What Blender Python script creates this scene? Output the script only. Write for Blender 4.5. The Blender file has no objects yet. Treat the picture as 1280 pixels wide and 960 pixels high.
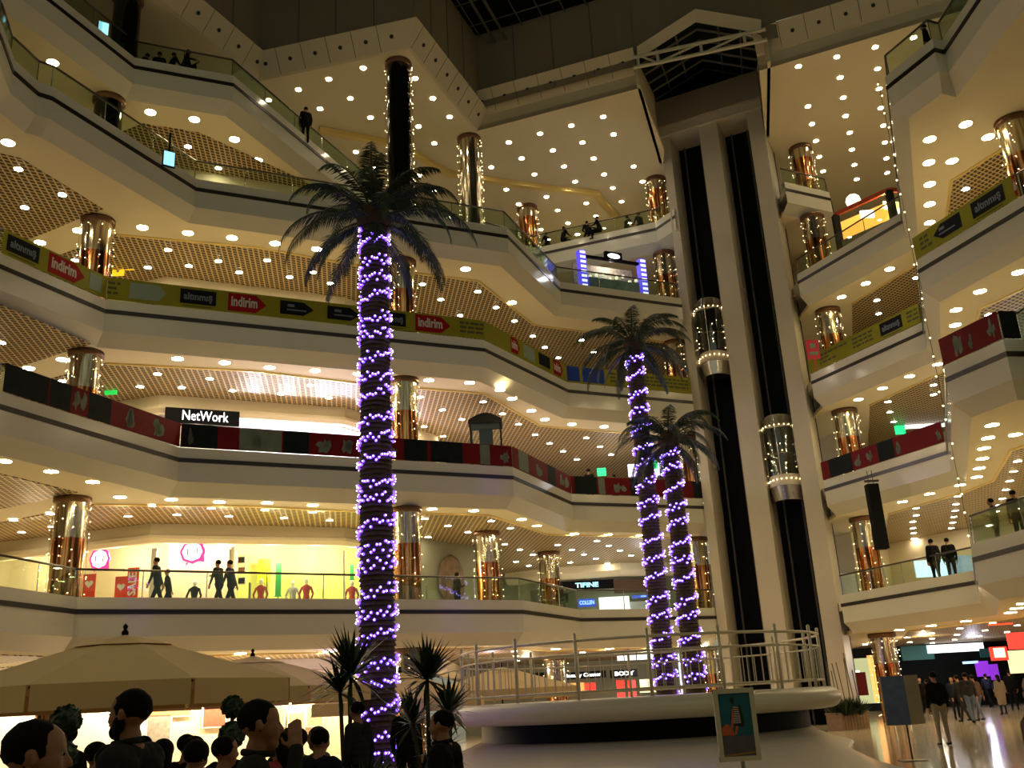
import bpy, bmesh, math, random
from mathutils import Vector, Matrix
random.seed(7)
PI = math.pi
C = bpy.context.scene.collection
S = bpy.context.scene
# ------------------------------------------------------------------ camera
VX, VY, CX, CY, HY = 439., -3180., 640., 480., 878.
dx, dy = VX-CX, VY-CY
D = math.hypot(dx, dy)
hh = -((HY-CY)*dy/D)
F = math.sqrt(hh*D)
up = Vector((dx, -dy, -F)).normalized()
fw = Vector((0, 0, -1)); fh = (fw-up*fw.dot(up)).normalized(); rt = fh.cross(up)
R = Matrix((rt, fh, up))            # camera axes -> world axes
EYE = Vector((0, 0, 1.6))
cam = bpy.data.cameras.new('camera'); co = bpy.data.objects.new('camera', cam); C.objects.link(co)
cam.sensor_width = 36; cam.lens = F/1280*36; cam.clip_end = 300; cam.clip_start = .1
co.matrix_world = Matrix.Translation(EYE) @ R.to_4x4()
S.camera = co

def ray(px, py): return R @ Vector((px-CX, -(py-CY), -F))
def onz(px, py, z):
    d = ray(px, py); return EYE + d*((z-EYE.z)/d.z)
def ony(px, py, y):
    d = ray(px, py); return EYE + d*(y/d.y)
def proj(p):
    c = R.transposed() @ (Vector(p)-EYE); return CX+F*c.x/-c.z, CY-F*c.y/-c.z
def onseg(a, b, px, z):
    """point of the wall line a-b, at height z, seen at column px of the photograph"""
    lo, hi = 0., 1.
    f = lambda t: proj((a[0]+(b[0]-a[0])*t, a[1]+(b[1]-a[1])*t, z))[0]-px
    s = f(0)
    if (f(1) < 0) == (s < 0): return 0. if abs(s) < abs(f(1)) else math.dist(a, b)
    for _ in range(30):
        m = (lo+hi)/2
        if (f(m) < 0) == (s < 0): lo = m
        else: hi = m
    return lo*math.dist(a, b)

# ------------------------------------------------------------------ materials
MATS = {}
def mat(name, col, rough=.5, metal=0., emit=None, es=0., noise=0., nscale=3., spec=.5, coat=0., bump=0., alpha=None, bscale=None, sample=True):
    if name in MATS: return MATS[name]
    m = bpy.data.materials.new(name); m.use_nodes = True
    nt = m.node_tree; b = nt.nodes['Principled BSDF']
    b.inputs['Base Color'].default_value = (*col, 1); b.inputs['Roughness'].default_value = rough
    b.inputs['Metallic'].default_value = metal; b.inputs['Specular IOR Level'].default_value = spec
    b.inputs['Coat Weight'].default_value = coat
    if emit: b.inputs['Emission Color'].default_value = (*emit, 1); b.inputs['Emission Strength'].default_value = es
    if noise or bump:
        tc = nt.nodes.new('ShaderNodeTexCoord'); n = nt.nodes.new('ShaderNodeTexNoise')
        n.inputs['Scale'].default_value = nscale; n.inputs['Detail'].default_value = 4
        nt.links.new(tc.outputs['Object'], n.inputs['Vector'])
        if noise:
            mx = nt.nodes.new('ShaderNodeMix'); mx.data_type = 'RGBA'
            mx.inputs[6].default_value = (*[c*(1-noise) for c in col], 1); mx.inputs[7].default_value = (*[min(1, c*(1+noise)) for c in col], 1)
            nt.links.new(n.outputs['Fac'], mx.inputs[0]); nt.links.new(mx.outputs[2], b.inputs['Base Color'])
        if bump:
            bp = nt.nodes.new('ShaderNodeBump'); bp.inputs['Strength'].default_value = bump; bp.inputs['Distance'].default_value = .05
            nt.links.new(n.outputs['Fac'], bp.inputs['Height']); nt.links.new(bp.outputs['Normal'], b.inputs['Normal'])
    if not sample: m.cycles.emission_sampling = 'NONE'
    MATS[name] = m; return m
def glass(name, col, op=.12, rough=.02):
    if name in MATS: return MATS[name]
    m = bpy.data.materials.new(name); m.use_nodes = True; nt = m.node_tree; nt.nodes.clear()
    o = nt.nodes.new('ShaderNodeOutputMaterial'); t = nt.nodes.new('ShaderNodeBsdfTransparent'); g = nt.nodes.new('ShaderNodeBsdfGlossy')
    x = nt.nodes.new('ShaderNodeMixShader'); lw = nt.nodes.new('ShaderNodeLayerWeight'); lw.inputs['Blend'].default_value = .15
    ad = nt.nodes.new('ShaderNodeMath'); ad.operation = 'MULTIPLY_ADD'; ad.inputs[1].default_value = .6; ad.inputs[2].default_value = op
    t.inputs['Color'].default_value = (*col, 1); g.inputs['Roughness'].default_value = rough; g.inputs['Color'].default_value = (.8, .9, .85, 1)
    nt.links.new(lw.outputs['Fresnel'], ad.inputs[0]); nt.links.new(ad.outputs[0], x.inputs[0])
    nt.links.new(t.outputs[0], x.inputs[1]); nt.links.new(g.outputs[0], x.inputs[2]); nt.links.new(x.outputs[0], o.inputs['Surface'])
    MATS[name] = m; return m
def lattice_mat():
    m = bpy.data.materials.new('lattice_ceiling'); m.use_nodes = True; nt = m.node_tree; N = nt.nodes.new; L = nt.links.new
    b = nt.nodes['Principled BSDF']; b.inputs['Roughness'].default_value = .45; b.inputs['Metallic'].default_value = .25
    tc = N('ShaderNodeTexCoord'); mp = N('ShaderNodeMapping'); mp.inputs['Rotation'].default_value = (0, 0, math.radians(24))
    L(tc.outputs['Object'], mp.inputs['Vector'])
    sp = N('ShaderNodeSeparateXYZ'); L(mp.outputs[0], sp.inputs[0])
    outs = []
    for sx, sy in ((4.2, 2.2), (-4.2, 2.2)):
        a = N('ShaderNodeMath'); a.operation = 'MULTIPLY'; a.inputs[1].default_value = sx; L(sp.outputs[0], a.inputs[0])
        c = N('ShaderNodeMath'); c.operation = 'MULTIPLY_ADD'; c.inputs[1].default_value = sy*1.3; L(sp.outputs[1], c.inputs[0]); L(a.outputs[0], c.inputs[2])
        f = N('ShaderNodeMath'); f.operation = 'PINGPONG'; f.inputs[1].default_value = .5; L(c.outputs[0], f.inputs[0]); outs.append(f)
    mn = N('ShaderNodeMath'); mn.operation = 'MINIMUM'; L(outs[0].outputs[0], mn.inputs[0]); L(outs[1].outputs[0], mn.inputs[1])
    cr = N('ShaderNodeValToRGB'); cr.color_ramp.elements[0].position = .12; cr.color_ramp.elements[0].color = (.70, .52, .25, 1)
    cr.color_ramp.elements[1].position = .17; cr.color_ramp.elements[1].color = (.05, .035, .016, 1); L(mn.outputs[0], cr.inputs[0]); L(cr.outputs[0], b.inputs['Base Color'])
    bp = N('ShaderNodeBump'); bp.invert = True; bp.inputs['Distance'].default_value = .04; bp.inputs['Strength'].default_value = .5; L(mn.outputs[0], bp.inputs['Height']); L(bp.outputs[0], b.inputs['Normal'])
    return m
def column_mat():
    """mirror-foil cladding: silver upper drum, copper strips below"""
    m = bpy.data.materials.new('mirror_foil'); m.use_nodes = True; nt = m.node_tree; N = nt.nodes.new; L = nt.links.new
    b = nt.nodes['Principled BSDF']; b.inputs['Metallic'].default_value = .92; b.inputs['Roughness'].default_value = .16
    tc = N('ShaderNodeTexCoord'); mp = N('ShaderNodeMapping'); mp.inputs['Scale'].default_value = (5, 5, .35); L(tc.outputs['Object'], mp.inputs[0])
    n = N('ShaderNodeTexNoise'); n.inputs['Scale'].default_value = 1.6; n.inputs['Detail'].default_value = 3; L(mp.outputs[0], n.inputs['Vector'])
    cr = N('ShaderNodeValToRGB'); e = cr.color_ramp.elements; e[0].position = .42; e[0].color = (.12, .05, .02, 1); e[1].position = .62; e[1].color = (.95, .62, .30, 1)
    x = e.new(.52); x.color = (.62, .20, .05, 1); L(n.outputs['Fac'], cr.inputs[0])
    c2 = N('ShaderNodeValToRGB'); e = c2.color_ramp.elements; e[0].position = .36; e[0].color = (.26, .22, .14, 1); e[1].position = .62; e[1].color = (.78, .70, .52, 1); L(n.outputs['Fac'], c2.inputs[0])
    sp = N('ShaderNodeSeparateXYZ'); L(tc.outputs['Object'], sp.inputs[0])
    g = N('ShaderNodeMath'); g.operation = 'GREATER_THAN'; g.inputs[1].default_value = 2.35; L(sp.outputs[2], g.inputs[0])
    mx = N('ShaderNodeMix'); mx.data_type = 'RGBA'; L(g.outputs[0], mx.inputs[0]); L(cr.outputs[0], mx.inputs[6]); L(c2.outputs[0], mx.inputs[7]); L(mx.outputs[2], b.inputs['Base Color'])
    bp = N('ShaderNodeBump'); bp.inputs['Strength'].default_value = .35; bp.inputs['Distance'].default_value = .05; L(n.outputs['Fac'], bp.inputs['Height']); L(bp.outputs[0], b.inputs['Normal'])
    return m
def floor_mat():
    m = bpy.data.materials.new('polished_tiles'); m.use_nodes = True; nt = m.node_tree; N = nt.nodes.new; L = nt.links.new
    b = nt.nodes['Principled BSDF']; b.inputs['Roughness'].default_value = .12
    tc = N('ShaderNodeTexCoord'); mp = N('ShaderNodeMapping'); mp.inputs['Rotation'].default_value = (0, 0, math.radians(-22)); L(tc.outputs['Object'], mp.inputs[0])
    br = N('ShaderNodeTexBrick'); br.offset = 0; br.inputs['Scale'].default_value = 1; br.inputs['Brick Width'].default_value = .9; br.inputs['Row Height'].default_value = .9
    br.inputs['Mortar Size'].default_value = .012; br.inputs['Color1'].default_value = (.62, .52, .36, 1); br.inputs['Color2'].default_value = (.55, .45, .31, 1); br.inputs['Mortar'].default_value = (.2, .15, .1, 1)
    L(mp.outputs[0], br.inputs[0]); L(br.outputs[0], b.inputs['Base Color']); return m

M = dict(
 plaster=mat('warm_plaster', (.80, .70, .46), .7, noise=.04, nscale=.6),
 lacquer=mat('gallery_lacquer', (.70, .68, .54), .12, spec=.6, noise=.03, nscale=.5),
 slant=mat('gallery_underside', (.60, .57, .44), .32, noise=.03, nscale=.5),
 stripe=mat('dark_strip', (.018, .012, .010), .3),
 galfloor=mat('gallery_floor', (.74, .68, .55), .35, noise=.06, nscale=1.2),
 lattice=lattice_mat(), column=column_mat(), tiles=floor_mat(),
 collar=mat('brown_collar', (.16, .08, .04), .4, metal=.6),
 glass=glass('green_glass', (.86, .93, .86), .05), glass2=glass('clear_glass', (.93, .95, .93), .04), cabglass=glass('cab_glass', (.72, .66, .5), .16, .05),
 rail=mat('dark_steel_rail', (.10, .085, .07), .3, metal=.8), chrome=mat('bright_steel', (.75, .72, .66), .2, metal=1),
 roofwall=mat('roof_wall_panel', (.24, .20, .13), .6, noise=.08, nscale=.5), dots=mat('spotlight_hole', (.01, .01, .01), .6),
 cornice=mat('cornice_panel', (.62, .54, .36), .55, noise=.04, nscale=.5),
 black=mat('matte_black', (.004, .004, .005), .7, noise=.3, spec=.12), blackglass=mat('night_glass', (.003, .004, .005), .5, spec=.12, noise=.3),
 frame=mat('pale_steel', (.62, .56, .40), .45), darkframe=mat('dim_steel', (.10, .10, .08), .5),
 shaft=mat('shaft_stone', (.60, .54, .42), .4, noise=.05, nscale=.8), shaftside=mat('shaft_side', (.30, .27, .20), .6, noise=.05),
 yellow=mat('banner_yellow_green', (.26, .25, .015), .7, spec=.2, noise=.08, nscale=2), bblack=mat('banner_black', (.006, .007, .012), .7, spec=.15, noise=.3), bred=mat('banner_red', (.30, .008, .010), .7, spec=.15, noise=.1),
 bredd=mat('banner_dark_red', (.15, .004, .006), .6, spec=.15, noise=.25, nscale=3), bdark=mat('banner_dark_print', (.008, .011, .011), .6, spec=.12, noise=.5, nscale=5), bgrey=mat('banner_grey_print', (.17, .20, .14), .6, spec=.15, noise=.3, nscale=4),
 bpale=mat('banner_pale', (.26, .33, .25), .7, spec=.15, noise=.05), btext=mat('banner_text', (.55, .52, .45), .5), btextd=mat('banner_dark_text', (.06, .06, .01), .5), btextg=mat('banner_dim_text', (.12, .15, .17), .5), bblue=mat('banner_blue', (.015, .05, .30), .6, spec=.2),
 lwarm=mat('downlight_warm', (1, .9, .7), emit=(1, .80, .42), es=95), lcool=mat('downlight_lilac', (1, .9, .9), emit=(1, .84, .60), es=70), lroof=mat('downlight_roof', (1, .9, .9), emit=(1, .84, .58), es=60),
 gilt=mat('gilt_trim', (.85, .66, .25), .35, metal=.5), ring=mat('lamp_ring', (.75, .7, .6), .4),
 warmbulb=mat('fairy_warm', (1, .8, .5), emit=(1, .72, .36), es=6, sample=False), wire=mat('wire', (.03, .03, .03), .5),
 bluehalo=mat('violet_led_halo', (.2, .1, .9), emit=(.20, .07, 1), es=2.6, sample=False), bluecore=mat('violet_led_core', (.9, .8, 1), emit=(.75, .62, 1), es=9),
 trunk=mat('palm_trunk', (.075, .048, .025), .85, noise=.4, nscale=9, bump=.6), leaf=mat('palm_leaf', (.022, .042, .018), .5, noise=.4, nscale=5), leaf2=mat('plant_leaf', (.018, .045, .015), .45, noise=.35, nscale=6),
 canvas=mat('parasol_canvas', (.84, .58, .27), .85, noise=.05, nscale=4), wood=mat('dark_wood', (.05, .022, .012), .5, noise=.3, nscale=12),
 white=mat('white_paint', (.8, .78, .7), .5), terrazzo=mat('terrazzo', (.70, .62, .52), .22, noise=.12, nscale=60), railw=mat('worn_steel_rail', (.62, .55, .38), .35, metal=.4, noise=.1),
 skin=mat('skin', (.36, .18, .10), .6, spec=.3, noise=.06, nscale=30), hair=mat('dark_hair', (.006, .005, .004), .8, spec=.1, noise=.3, nscale=60),
 cdark=mat('cloth_black', (.007, .007, .008), .9, spec=.1, noise=.3, nscale=8), cgrey=mat('cloth_charcoal', (.028, .027, .024), .9, spec=.1, noise=.25, nscale=8), cnavy=mat('cloth_navy', (.012, .015, .03), .9, spec=.1, noise=.25), cred=mat('cloth_red', (.35, .03, .03), .8, noise=.2),
 cbeige=mat('cloth_beige', (.32, .26, .17), .9, noise=.2), cpale=mat('cloth_pale_grey', (.35, .35, .33), .9, noise=.2), cjean=mat('cloth_denim', (.10, .13, .2), .9, noise=.2), cbrown=mat('cloth_brown', (.10, .055, .03), .9, noise=.2),
)
# ------------------------------------------------------------------ mesh helpers
def mb(): return bmesh.new()
def link(name, bm, m, parent=None, smooth=False):
    me = bpy.data.meshes.new(name); bm.to_mesh(me); bm.free()
    for x in (m if isinstance(m, (list, tuple)) else [m]): me.materials.append(x)
    if smooth:
        for p in me.polygons: p.use_smooth = True
    o = bpy.data.objects.new(name, me); C.objects.link(o)
    if parent: o.parent = parent
    return o
def thing(name, label, cat, loc=(0, 0, 0), rz=0, group=None):
    o = bpy.data.objects.new(name, None); C.objects.link(o); o.empty_display_size = .1
    o.location = loc; o.rotation_euler = (0, 0, rz); return tag(o, label, cat, group)
def tag(o, label, cat, group=None, kind=None):
    o['label'] = label; o['category'] = cat
    if group: o['group'] = group
    if kind: o['kind'] = kind
    return o
def struct(name, bm, m, smooth=False):
    o = link(name, bm, m, None, smooth); o['kind'] = 'structure'; return o
def face(bm, pts, mi=0):
    try: f = bm.faces.new([bm.verts.new(p) for p in pts]); f.material_index = mi; return f
    except ValueError: return None
def box(bm, c, s, rz=0, mi=0, mx=None):
    r = bmesh.ops.create_cube(bm, size=1, matrix=(mx or Matrix()) @ Matrix.Translation(c) @ Matrix.Rotation(rz, 4, 'Z') @ Matrix.Diagonal((*s, 1)))
    for f in {f for v in r['verts'] for f in v.link_faces}: f.material_index = mi
def boxab(bm, a, b, mi=0): box(bm, [(a[i]+b[i])/2 for i in range(3)], [abs(b[i]-a[i]) for i in range(3)], 0, mi)
def tube(bm, a, b, r, r2=None, n=8, mi=0, cap=True):
    a, b = Vector(a), Vector(b); d = b-a
    if d.length < 1e-6: return
    mx = Matrix.Translation((a+b)/2) @ d.to_track_quat('Z', 'Y').to_matrix().to_4x4()
    x = bmesh.ops.create_cone(bm, cap_ends=cap, segments=n, radius1=r, radius2=r if r2 is None else r2, depth=d.length, matrix=mx)
    for f in {f for v in x['verts'] for f in v.link_faces}: f.material_index = mi
def ball(bm, c, r, mi=0, sub=1, sc=(1, 1, 1), rot=None):
    x = bmesh.ops.create_icosphere(bm, subdivisions=sub, radius=r, matrix=Matrix.Translation(c) @ (rot or Matrix()) @ Matrix.Diagonal((*sc, 1)))
    for f in {f for v in x['verts'] for f in v.link_faces}: f.material_index = mi
def lathe(bm, prof, n=24, c=(0, 0, 0), mi=0):
    rows = [[bm.verts.new((c[0]+r*math.cos(2*PI*k/n), c[1]+r*math.sin(2*PI*k/n), c[2]+z)) for k in range(n)] for r, z in prof]
    for a, b in zip(rows, rows[1:]):
        for k in range(n):
            f = bm.faces.new((a[k], a[(k+1) % n], b[(k+1) % n], b[k])); f.material_index = mi
def prism(bm, poly, z0, z1, mi=0):
    lo = [bm.verts.new((x, y, z0)) for x, y in poly]; hi = [bm.verts.new((x, y, z1)) for x, y in poly]
    n = len(poly); fs = [bm.faces.new(lo), bm.faces.new(hi)]
    for i in range(n): fs.append(bm.faces.new((lo[i], lo[(i+1) % n], hi[(i+1) % n], hi[i])))
    for f in fs: f.material_index = mi
    bm.normal_update(); bmesh.ops.triangulate(bm, faces=fs[:2]); bmesh.ops.recalc_face_normals(bm, faces=bm.faces[:])
def offset(poly, d):
    """shift an open polyline to its left by d (mitred)"""
    ns = []
    for a, b in zip(poly, poly[1:]):
        l = math.dist(a, b); ns.append((-(b[1]-a[1])/l, (b[0]-a[0])/l))
    out = []
    for i, p in enumerate(poly):
        n0 = ns[max(0, i-1)]; n1 = ns[min(len(ns)-1, i)]
        k = max(.35, 1+n0[0]*n1[0]+n0[1]*n1[1]); out.append((p[0]+d*(n0[0]+n1[0])/k, p[1]+d*(n0[1]+n1[1])/k))
    return out
def sweep(bm, poly, prof, mis=None, close=False):
    rows = [[bm.verts.new((x, y, z)) for x, y in offset(poly, o)] for o, z in prof]
    pr = list(zip(rows, rows[1:]))
    if close: pr.append((rows[-1], rows[0]))
    for j, (a, b) in enumerate(pr):
        for k in range(len(poly)-1):
            f = bm.faces.new((a[k], a[k+1], b[k+1], b[k])); f.material_index = mis[j] if mis else 0
def textmesh(s, size, m, name='lettering', parent=None, mw=Matrix(), depth=.01, bold=False, align='CENTER', sx=1.):
    cu = bpy.data.curves.new(name, 'FONT'); cu.body = s; cu.size = size; cu.extrude = depth; cu.align_x = align; cu.align_y = 'CENTER'
    cu.resolution_u = 2
    if bold: cu.offset = size*.03
    t = bpy.data.objects.new('tmp', cu); C.objects.link(t)
    me = bpy.data.meshes.new_from_object(t.evaluated_get(bpy.context.evaluated_depsgraph_get()))
    bpy.data.objects.remove(t); bpy.data.curves.remove(cu)
    me.transform(mw @ Matrix.Diagonal((sx, 1, 1, 1))); me.materials.clear(); me.materials.append(m); me.name = name
    o = bpy.data.objects.new(name, me); C.objects.link(o)
    if parent: o.parent = parent
    return o
def wallframe(p, d):
    """frame at p: X along d (horizontal), Y up, Z out of the wall towards the right-hand side of d"""
    d = Vector((d[0], d[1], 0)).normalized(); n = Vector((d.y, -d.x, 0))
    m = Matrix((d, Vector((0, 0, 1)), n)).transposed().to_4x4(); return Matrix.Translation(p) @ m
def panel(bm, mw, u0, v0, u1, v1, w=.01, mi=0, arrow=0, w0=0.):
    if arrow > 0: pts = [(u0, v0), (u1-arrow, v0), (u1, (v0+v1)/2), (u1-arrow, v1), (u0, v1)]
    elif arrow < 0: pts = [(u0-arrow, v0), (u1, v0), (u1, v1), (u0-arrow, v1), (u0, (v0+v1)/2)]
    else: pts = [(u0, v0), (u1, v0), (u1, v1), (u0, v1)]
    lo = [bm.verts.new(mw @ Vector((x, y, w0))) for x, y in pts]; hi = [bm.verts.new(mw @ Vector((x, y, w))) for x, y in pts]
    fs = [bm.faces.new(lo[::-1]), bm.faces.new(hi)]+[bm.faces.new((lo[i], lo[(i+1) % len(pts)], hi[(i+1) % len(pts)], hi[i])) for i in range(len(pts))]
    for f in fs: f.material_index = mi

# ------------------------------------------------------------------ galleries
SZ = [4.75+5*k for k in range(5)]           # height of the dark strip on the edge of gallery 1..5
LEFT = [
 [(-14.3, 21.5), (-13.6, 25.3), (-13.0, 28.4), (-.05, 36.5), (2.35, 41.8), (8.6, 44.7)],
 [(-14.6, 21.5), (-13.6, 24.3), (-11.1, 30.8), (-.15, 36.2), (2.35, 42.0), (8.6, 44.7)],
 [(-17.0, 21.5), (-15.1, 26.0), (-13.5, 29.75), (-1.0, 35.5), (2.5, 41.4), (8.6, 44.3)],
 [(-13.2, 20.2), (-13.6, 22.2), (-14.0, 23.6), (-13.8, 24.7), (-13.5, 24.95), (-11.0, 30.7), (-6.2, 32.9), (.15, 35.8), (2.5, 41.5), (8.6, 44.3)],
 [(-17.2, 21.0), (-14.8, 26.5), (-13.4, 30.2), (-10.1, 31.6), (-5.4, 42.9), (1.7, 48.0), (8.0, 45.7), (8.8, 44.4)]]
RIGHT = [
 [(13.35, 41.8), (15.9, 34.7), (12.8, 27.8), (13.05, 25.4), (13.4, 21.0)],
 [(13.5, 42.1), (16.4, 36.0), (12.5, 26.6), (13.25, 24.5), (13.8, 24.6), (14.0, 21.0)],
 [(13.7, 42.2), (16.5, 36.2), (14.0, 30.2), (15.5, 26.0), (17.4, 21.0)],
 [(13.8, 42.2), (16.6, 36.4), (12.6, 26.8), (13.4, 24.95), (13.75, 25.1), (13.8, 22.6), (14.2, 19.0)],
 [(13.9, 42.2), (16.5, 43.5), (18.2, 47.5)]]
ORD = ['first', 'second', 'third', 'fourth', 'fifth']
BACKL = [(9.0, 60), (-24, 60), (-26, 21)]
BACKR = [(34, 19), (34, 62), (13.6, 62)]
LATL = [(-24, 36.6), (-14.15, 31.6), (-9.5, 33.2), (-5.7, 35.4), (-1.2, 37.4), (1.2, 42.8), (8.4, 46.4), (8.9, 60), (-24, 60)]
LATL2 = [(-24, 20.5), (-18.0, 20.5), (-16.0, 25.6), (-15.0, 26.3), (-13.85, 29.7), (-16.8, 31.3), (-24, 35.0)]
LATR = [(19.4, 60), (19.0, 50.9), (16.2, 42.3), (17.7, 38.1), (17.9, 36.0), (16.2, 31.0), (17.2, 28.7), (30, 27.0), (33, 60)]
for lv in range(5):
    s = SZ[lv]
    for side, poly, back in (('left', LEFT[lv], BACKL), ('right', RIGHT[lv], BACKR)):
        nm = ORD[lv]+'_gallery_'+side
        bm = mb()   # edge: kerb, dark strip, fascia, slanted underside
        sweep(bm, poly, [(.28, s+.15), (.28, s+.42), (0, s+.42), (0, s+.07), (-.03, s+.07), (-.03, s-.07), (0, s-.07), (0, s-.72), (.45, s-1.15)],
              [0, 0, 0, 1, 1, 1, 0, 2])
        struct('trim_'+nm, bm, [M['lacquer'], M['stripe'], M['slant']])
        if side == 'right' and lv == 4: bk = [(30, 60), (13.9, 60)]
        elif side == 'left' and lv == 4: bk = [(9.2, 60), (-26, 60), (-26, 21)]
        else: bk = back
        fl = offset(poly, .05)+bk; bm = mb(); prism(bm, fl, s-.2, s+.15); struct('floor_'+nm, bm, M['galfloor'])
        if lv == 4 and side == 'right': inner = offset(poly, .45)+bk
        else: inner = offset(poly, .45)+bk
        bm = mb(); prism(bm, inner, s-1.15, s-1.0); struct('ceiling_'+nm, bm, M['plaster'])
    bm = mb()
    if lv < 4 or True: prism(bm, LATL, s-1.175, s-1.15)
    if lv != 4: struct('ceiling_lattice_'+ORD[lv]+'_left', bm, M['lattice'])
    else: bm.free()
    if lv < 4:
        bm = mb(); prism(bm, LATL2, s-1.175, s-1.15); struct('ceiling_lattice_'+ORD[lv]+'_near_left', bm, M['lattice'])
    else:
        bm = mb(); prism(bm, [(-13.7, 32.1), (-11.8, 32.9), (-8.6, 36.9), (-5.0, 44.9), (-5.5, 58), (-24, 58), (-24, 37)], s-1.175, s-1.15); struct('ceiling_lattice_fifth_left', bm, M['lattice'])
    if lv < 4:
        bm = mb(); prism(bm, LATR, s-1.175, s-1.15); struct('ceiling_lattice_'+ORD[lv]+'_right', bm, M['lattice'])
# thin bright edge trim round the lattice
for lv in range(4):
    z = SZ[lv]-1.15
    for nm, pl_ in (('left', LATL[1:7]), ('right', [LATR[2], LATR[3], LATR[4], LATR[5], LATR[6]])):
        bm = mb(); sweep(bm, pl_, [(-.05, z-.002), (-.05, z-.05), (.05, z-.05), (.05, z-.03)]); struct('trim_lattice_%s_%s' % (ORD[lv], nm), bm, M['gilt'])
bm = mb(); sweep(bm, [(-8.5, 39.7), (-4.9, 41.4), (-2.7, 44.3), (.6, 45.7), (5.2, 47.3), (6.6, 50.2)], [(-.2, 28.0), (-.2, 27.75), (.1, 27.75), (.14, 27.9), (.3, 27.92), (.3, 28.0)]); struct('trim_roof_cove', bm, M['gilt'])
bm = mb(); prism(bm, [(-40, -4.3), (60, -4.3), (60, -4), (-40, -4)], 0, 10.5); struct('wall_back_blocker', bm, M['roofwall'])  # unseen stand-in for the hall's other side, added to block low ambient light
# ------------------------------------------------------------------ ground floor
bm = mb(); prism(bm, [(-40, -6), (60, -6), (60, 95), (-40, 95)], -.3, 0); struct('floor', bm, M['tiles'])
# ------------------------------------------------------------------ back walls (bulkhead over open shopfronts)
WL = [(-26, 39.2), (-13.6, 35.3), (-7.0, 38.3), (-3.6, 43.4), (-3.6, 58.8)]
for lv in range(5):
    z1 = 4.75+5*lv-1.16 if lv else 3.6
    zt = SZ[lv]-1.16
    bm = mb(); sweep(bm, WL, [(.3, zt), (0, zt), (0, zt-.42), (-.12, zt-.46), (-.12, zt-.58), (.05, zt-.72), (.3, zt-.72)])
    struct('wall_bulkhead_'+('ground', 'first', 'second', 'third', 'fourth')[lv], bm, M['plaster'])
def solid_wall(name, poly, z0, z1, m):
    bm = mb(); sweep(bm, poly, [(0, z0), (0, z1), (.15, z1), (.15, z0)], close=True); return struct(name, bm, m)
M['shopcream'] = mat('shop_cream', (.85, .72, .45), .7, noise=.08, nscale=.8); M['shopwhite'] = mat('shop_white', (.85, .85, .85), .7); M['shopyell'] = mat('shop_yellow_green', (.85, .85, .25), .7, noise=.12, nscale=.8)
M['greywall'] = mat('grey_green_wall', (.32, .32, .22), .7, noise=.05)
WB = offset(WL, 2.2)
for lv in range(5):
    z0 = 0 if lv == 0 else SZ[lv-1]+.15
    if lv != 1: solid_wall('wall_shop_back_'+('ground', 'first', 'second', 'third', 'fourth')[lv], WB, z0, SZ[lv]-1.16, M['shopcream'] if lv < 2 else M['shopwhite'] if lv == 2 else M['plaster'])
    # far wall behind the centre, and the right-hand wings
    solid_wall('wall_far_'+('ground', 'first', 'second', 'third', 'fourth')[lv], [(-3.6, 56.5), (14.5, 56.5)], z0, SZ[lv]-1.16, M['greywall'] if lv < 2 else M['plaster'])
    if lv: solid_wall('wall_right_'+ORD[lv-1], [(19.5, 52), (24.5, 44), (24.5, 26), (30, 19)], z0, SZ[lv]-1.16, M['plaster'])
    if lv: solid_wall('wall_right_back_'+ORD[lv-1], [(14.5, 56.5), (16, 47), (19.5, 52)], z0, SZ[lv]-1.16, M['plaster'])
solid_wall('wall_left_far', [(-26, 20), (-26, 60)], 0, 34, M['plaster'])
solid_wall('wall_fifth_gallery', [(-26, 50), (-12, 56), (9, 58), (34, 58), (34, 20)], 24.9, 28, M['plaster'])
# ------------------------------------------------------------------ roof
V = [(-18.5, 18), (-12.9, 30.5), (-10.4, 35.9), (-3.6, 34.3), (-1.1, 40.7), (6.6, 37.9), (8.45, 43.4), (8.55, 44.6), (9.55, 46.75), (14.4, 44.45), (13.4, 42.4), (11.9, 37.1), (19.2, 33.9), (26, 31.2)]
bm = mb(); prism(bm, V+[(40, 26), (40, 64), (-30, 64), (-30, 18)], 28.0, 28.25); struct('ceiling_roof', bm, M['plaster'])
segs = [([V[0], V[1], V[2], V[3], V[4]], 0.), ([V[4], V[5]], .75), ([V[11], V[12], V[13]], .75)]
for i, (pl, band) in enumerate(segs):
    bm = mb()
    pr = [(.0, 28.0)]+([(.0, 28.0+band)] if band else [])+[(-.12, 28.05+band), (-.75, 28.95+band), (-.6, 29.0+band)]
    sweep(bm, pl, pr); struct('trim_%d' % (i+1), bm, M['cornice'])
    bm = mb(); bd = mb()   # cornice joints and the round holes of spotlights
    for a, b in zip(pl, pl[1:]):
        L = math.dist(a, b); n = max(1, round(L/1.15)); d = ((b[0]-a[0])/L, (b[1]-a[1])/L); nn = (d[1], -d[0])
        for k in range(n):
            u = (k+.5)*L/n
            c = Vector((a[0]+d[0]*u+nn[0]*.44, a[1]+d[1]*u+nn[1]*.44, 28.49+band))
            nv = Vector((nn[0]*.9, nn[1]*.9, -.63)).normalized()
            tube(bd, c-nv*.01, c+nv*.02, .085, n=10)
            u = k*L/n
            p0 = Vector((a[0]+d[0]*u+nn[0]*.12, a[1]+d[1]*u+nn[1]*.12, 28.045+band)); p1 = Vector((a[0]+d[0]*u+nn[0]*.75, a[1]+d[1]*u+nn[1]*.75, 28.945+band))
            tube(bm, p0, p1, .012, n=4)
    struct('trim_joint_%d' % (i+1), bm, M['darkframe']); struct('trim_spot_hole_%d' % (i+1), bd, M['dots'])
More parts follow.
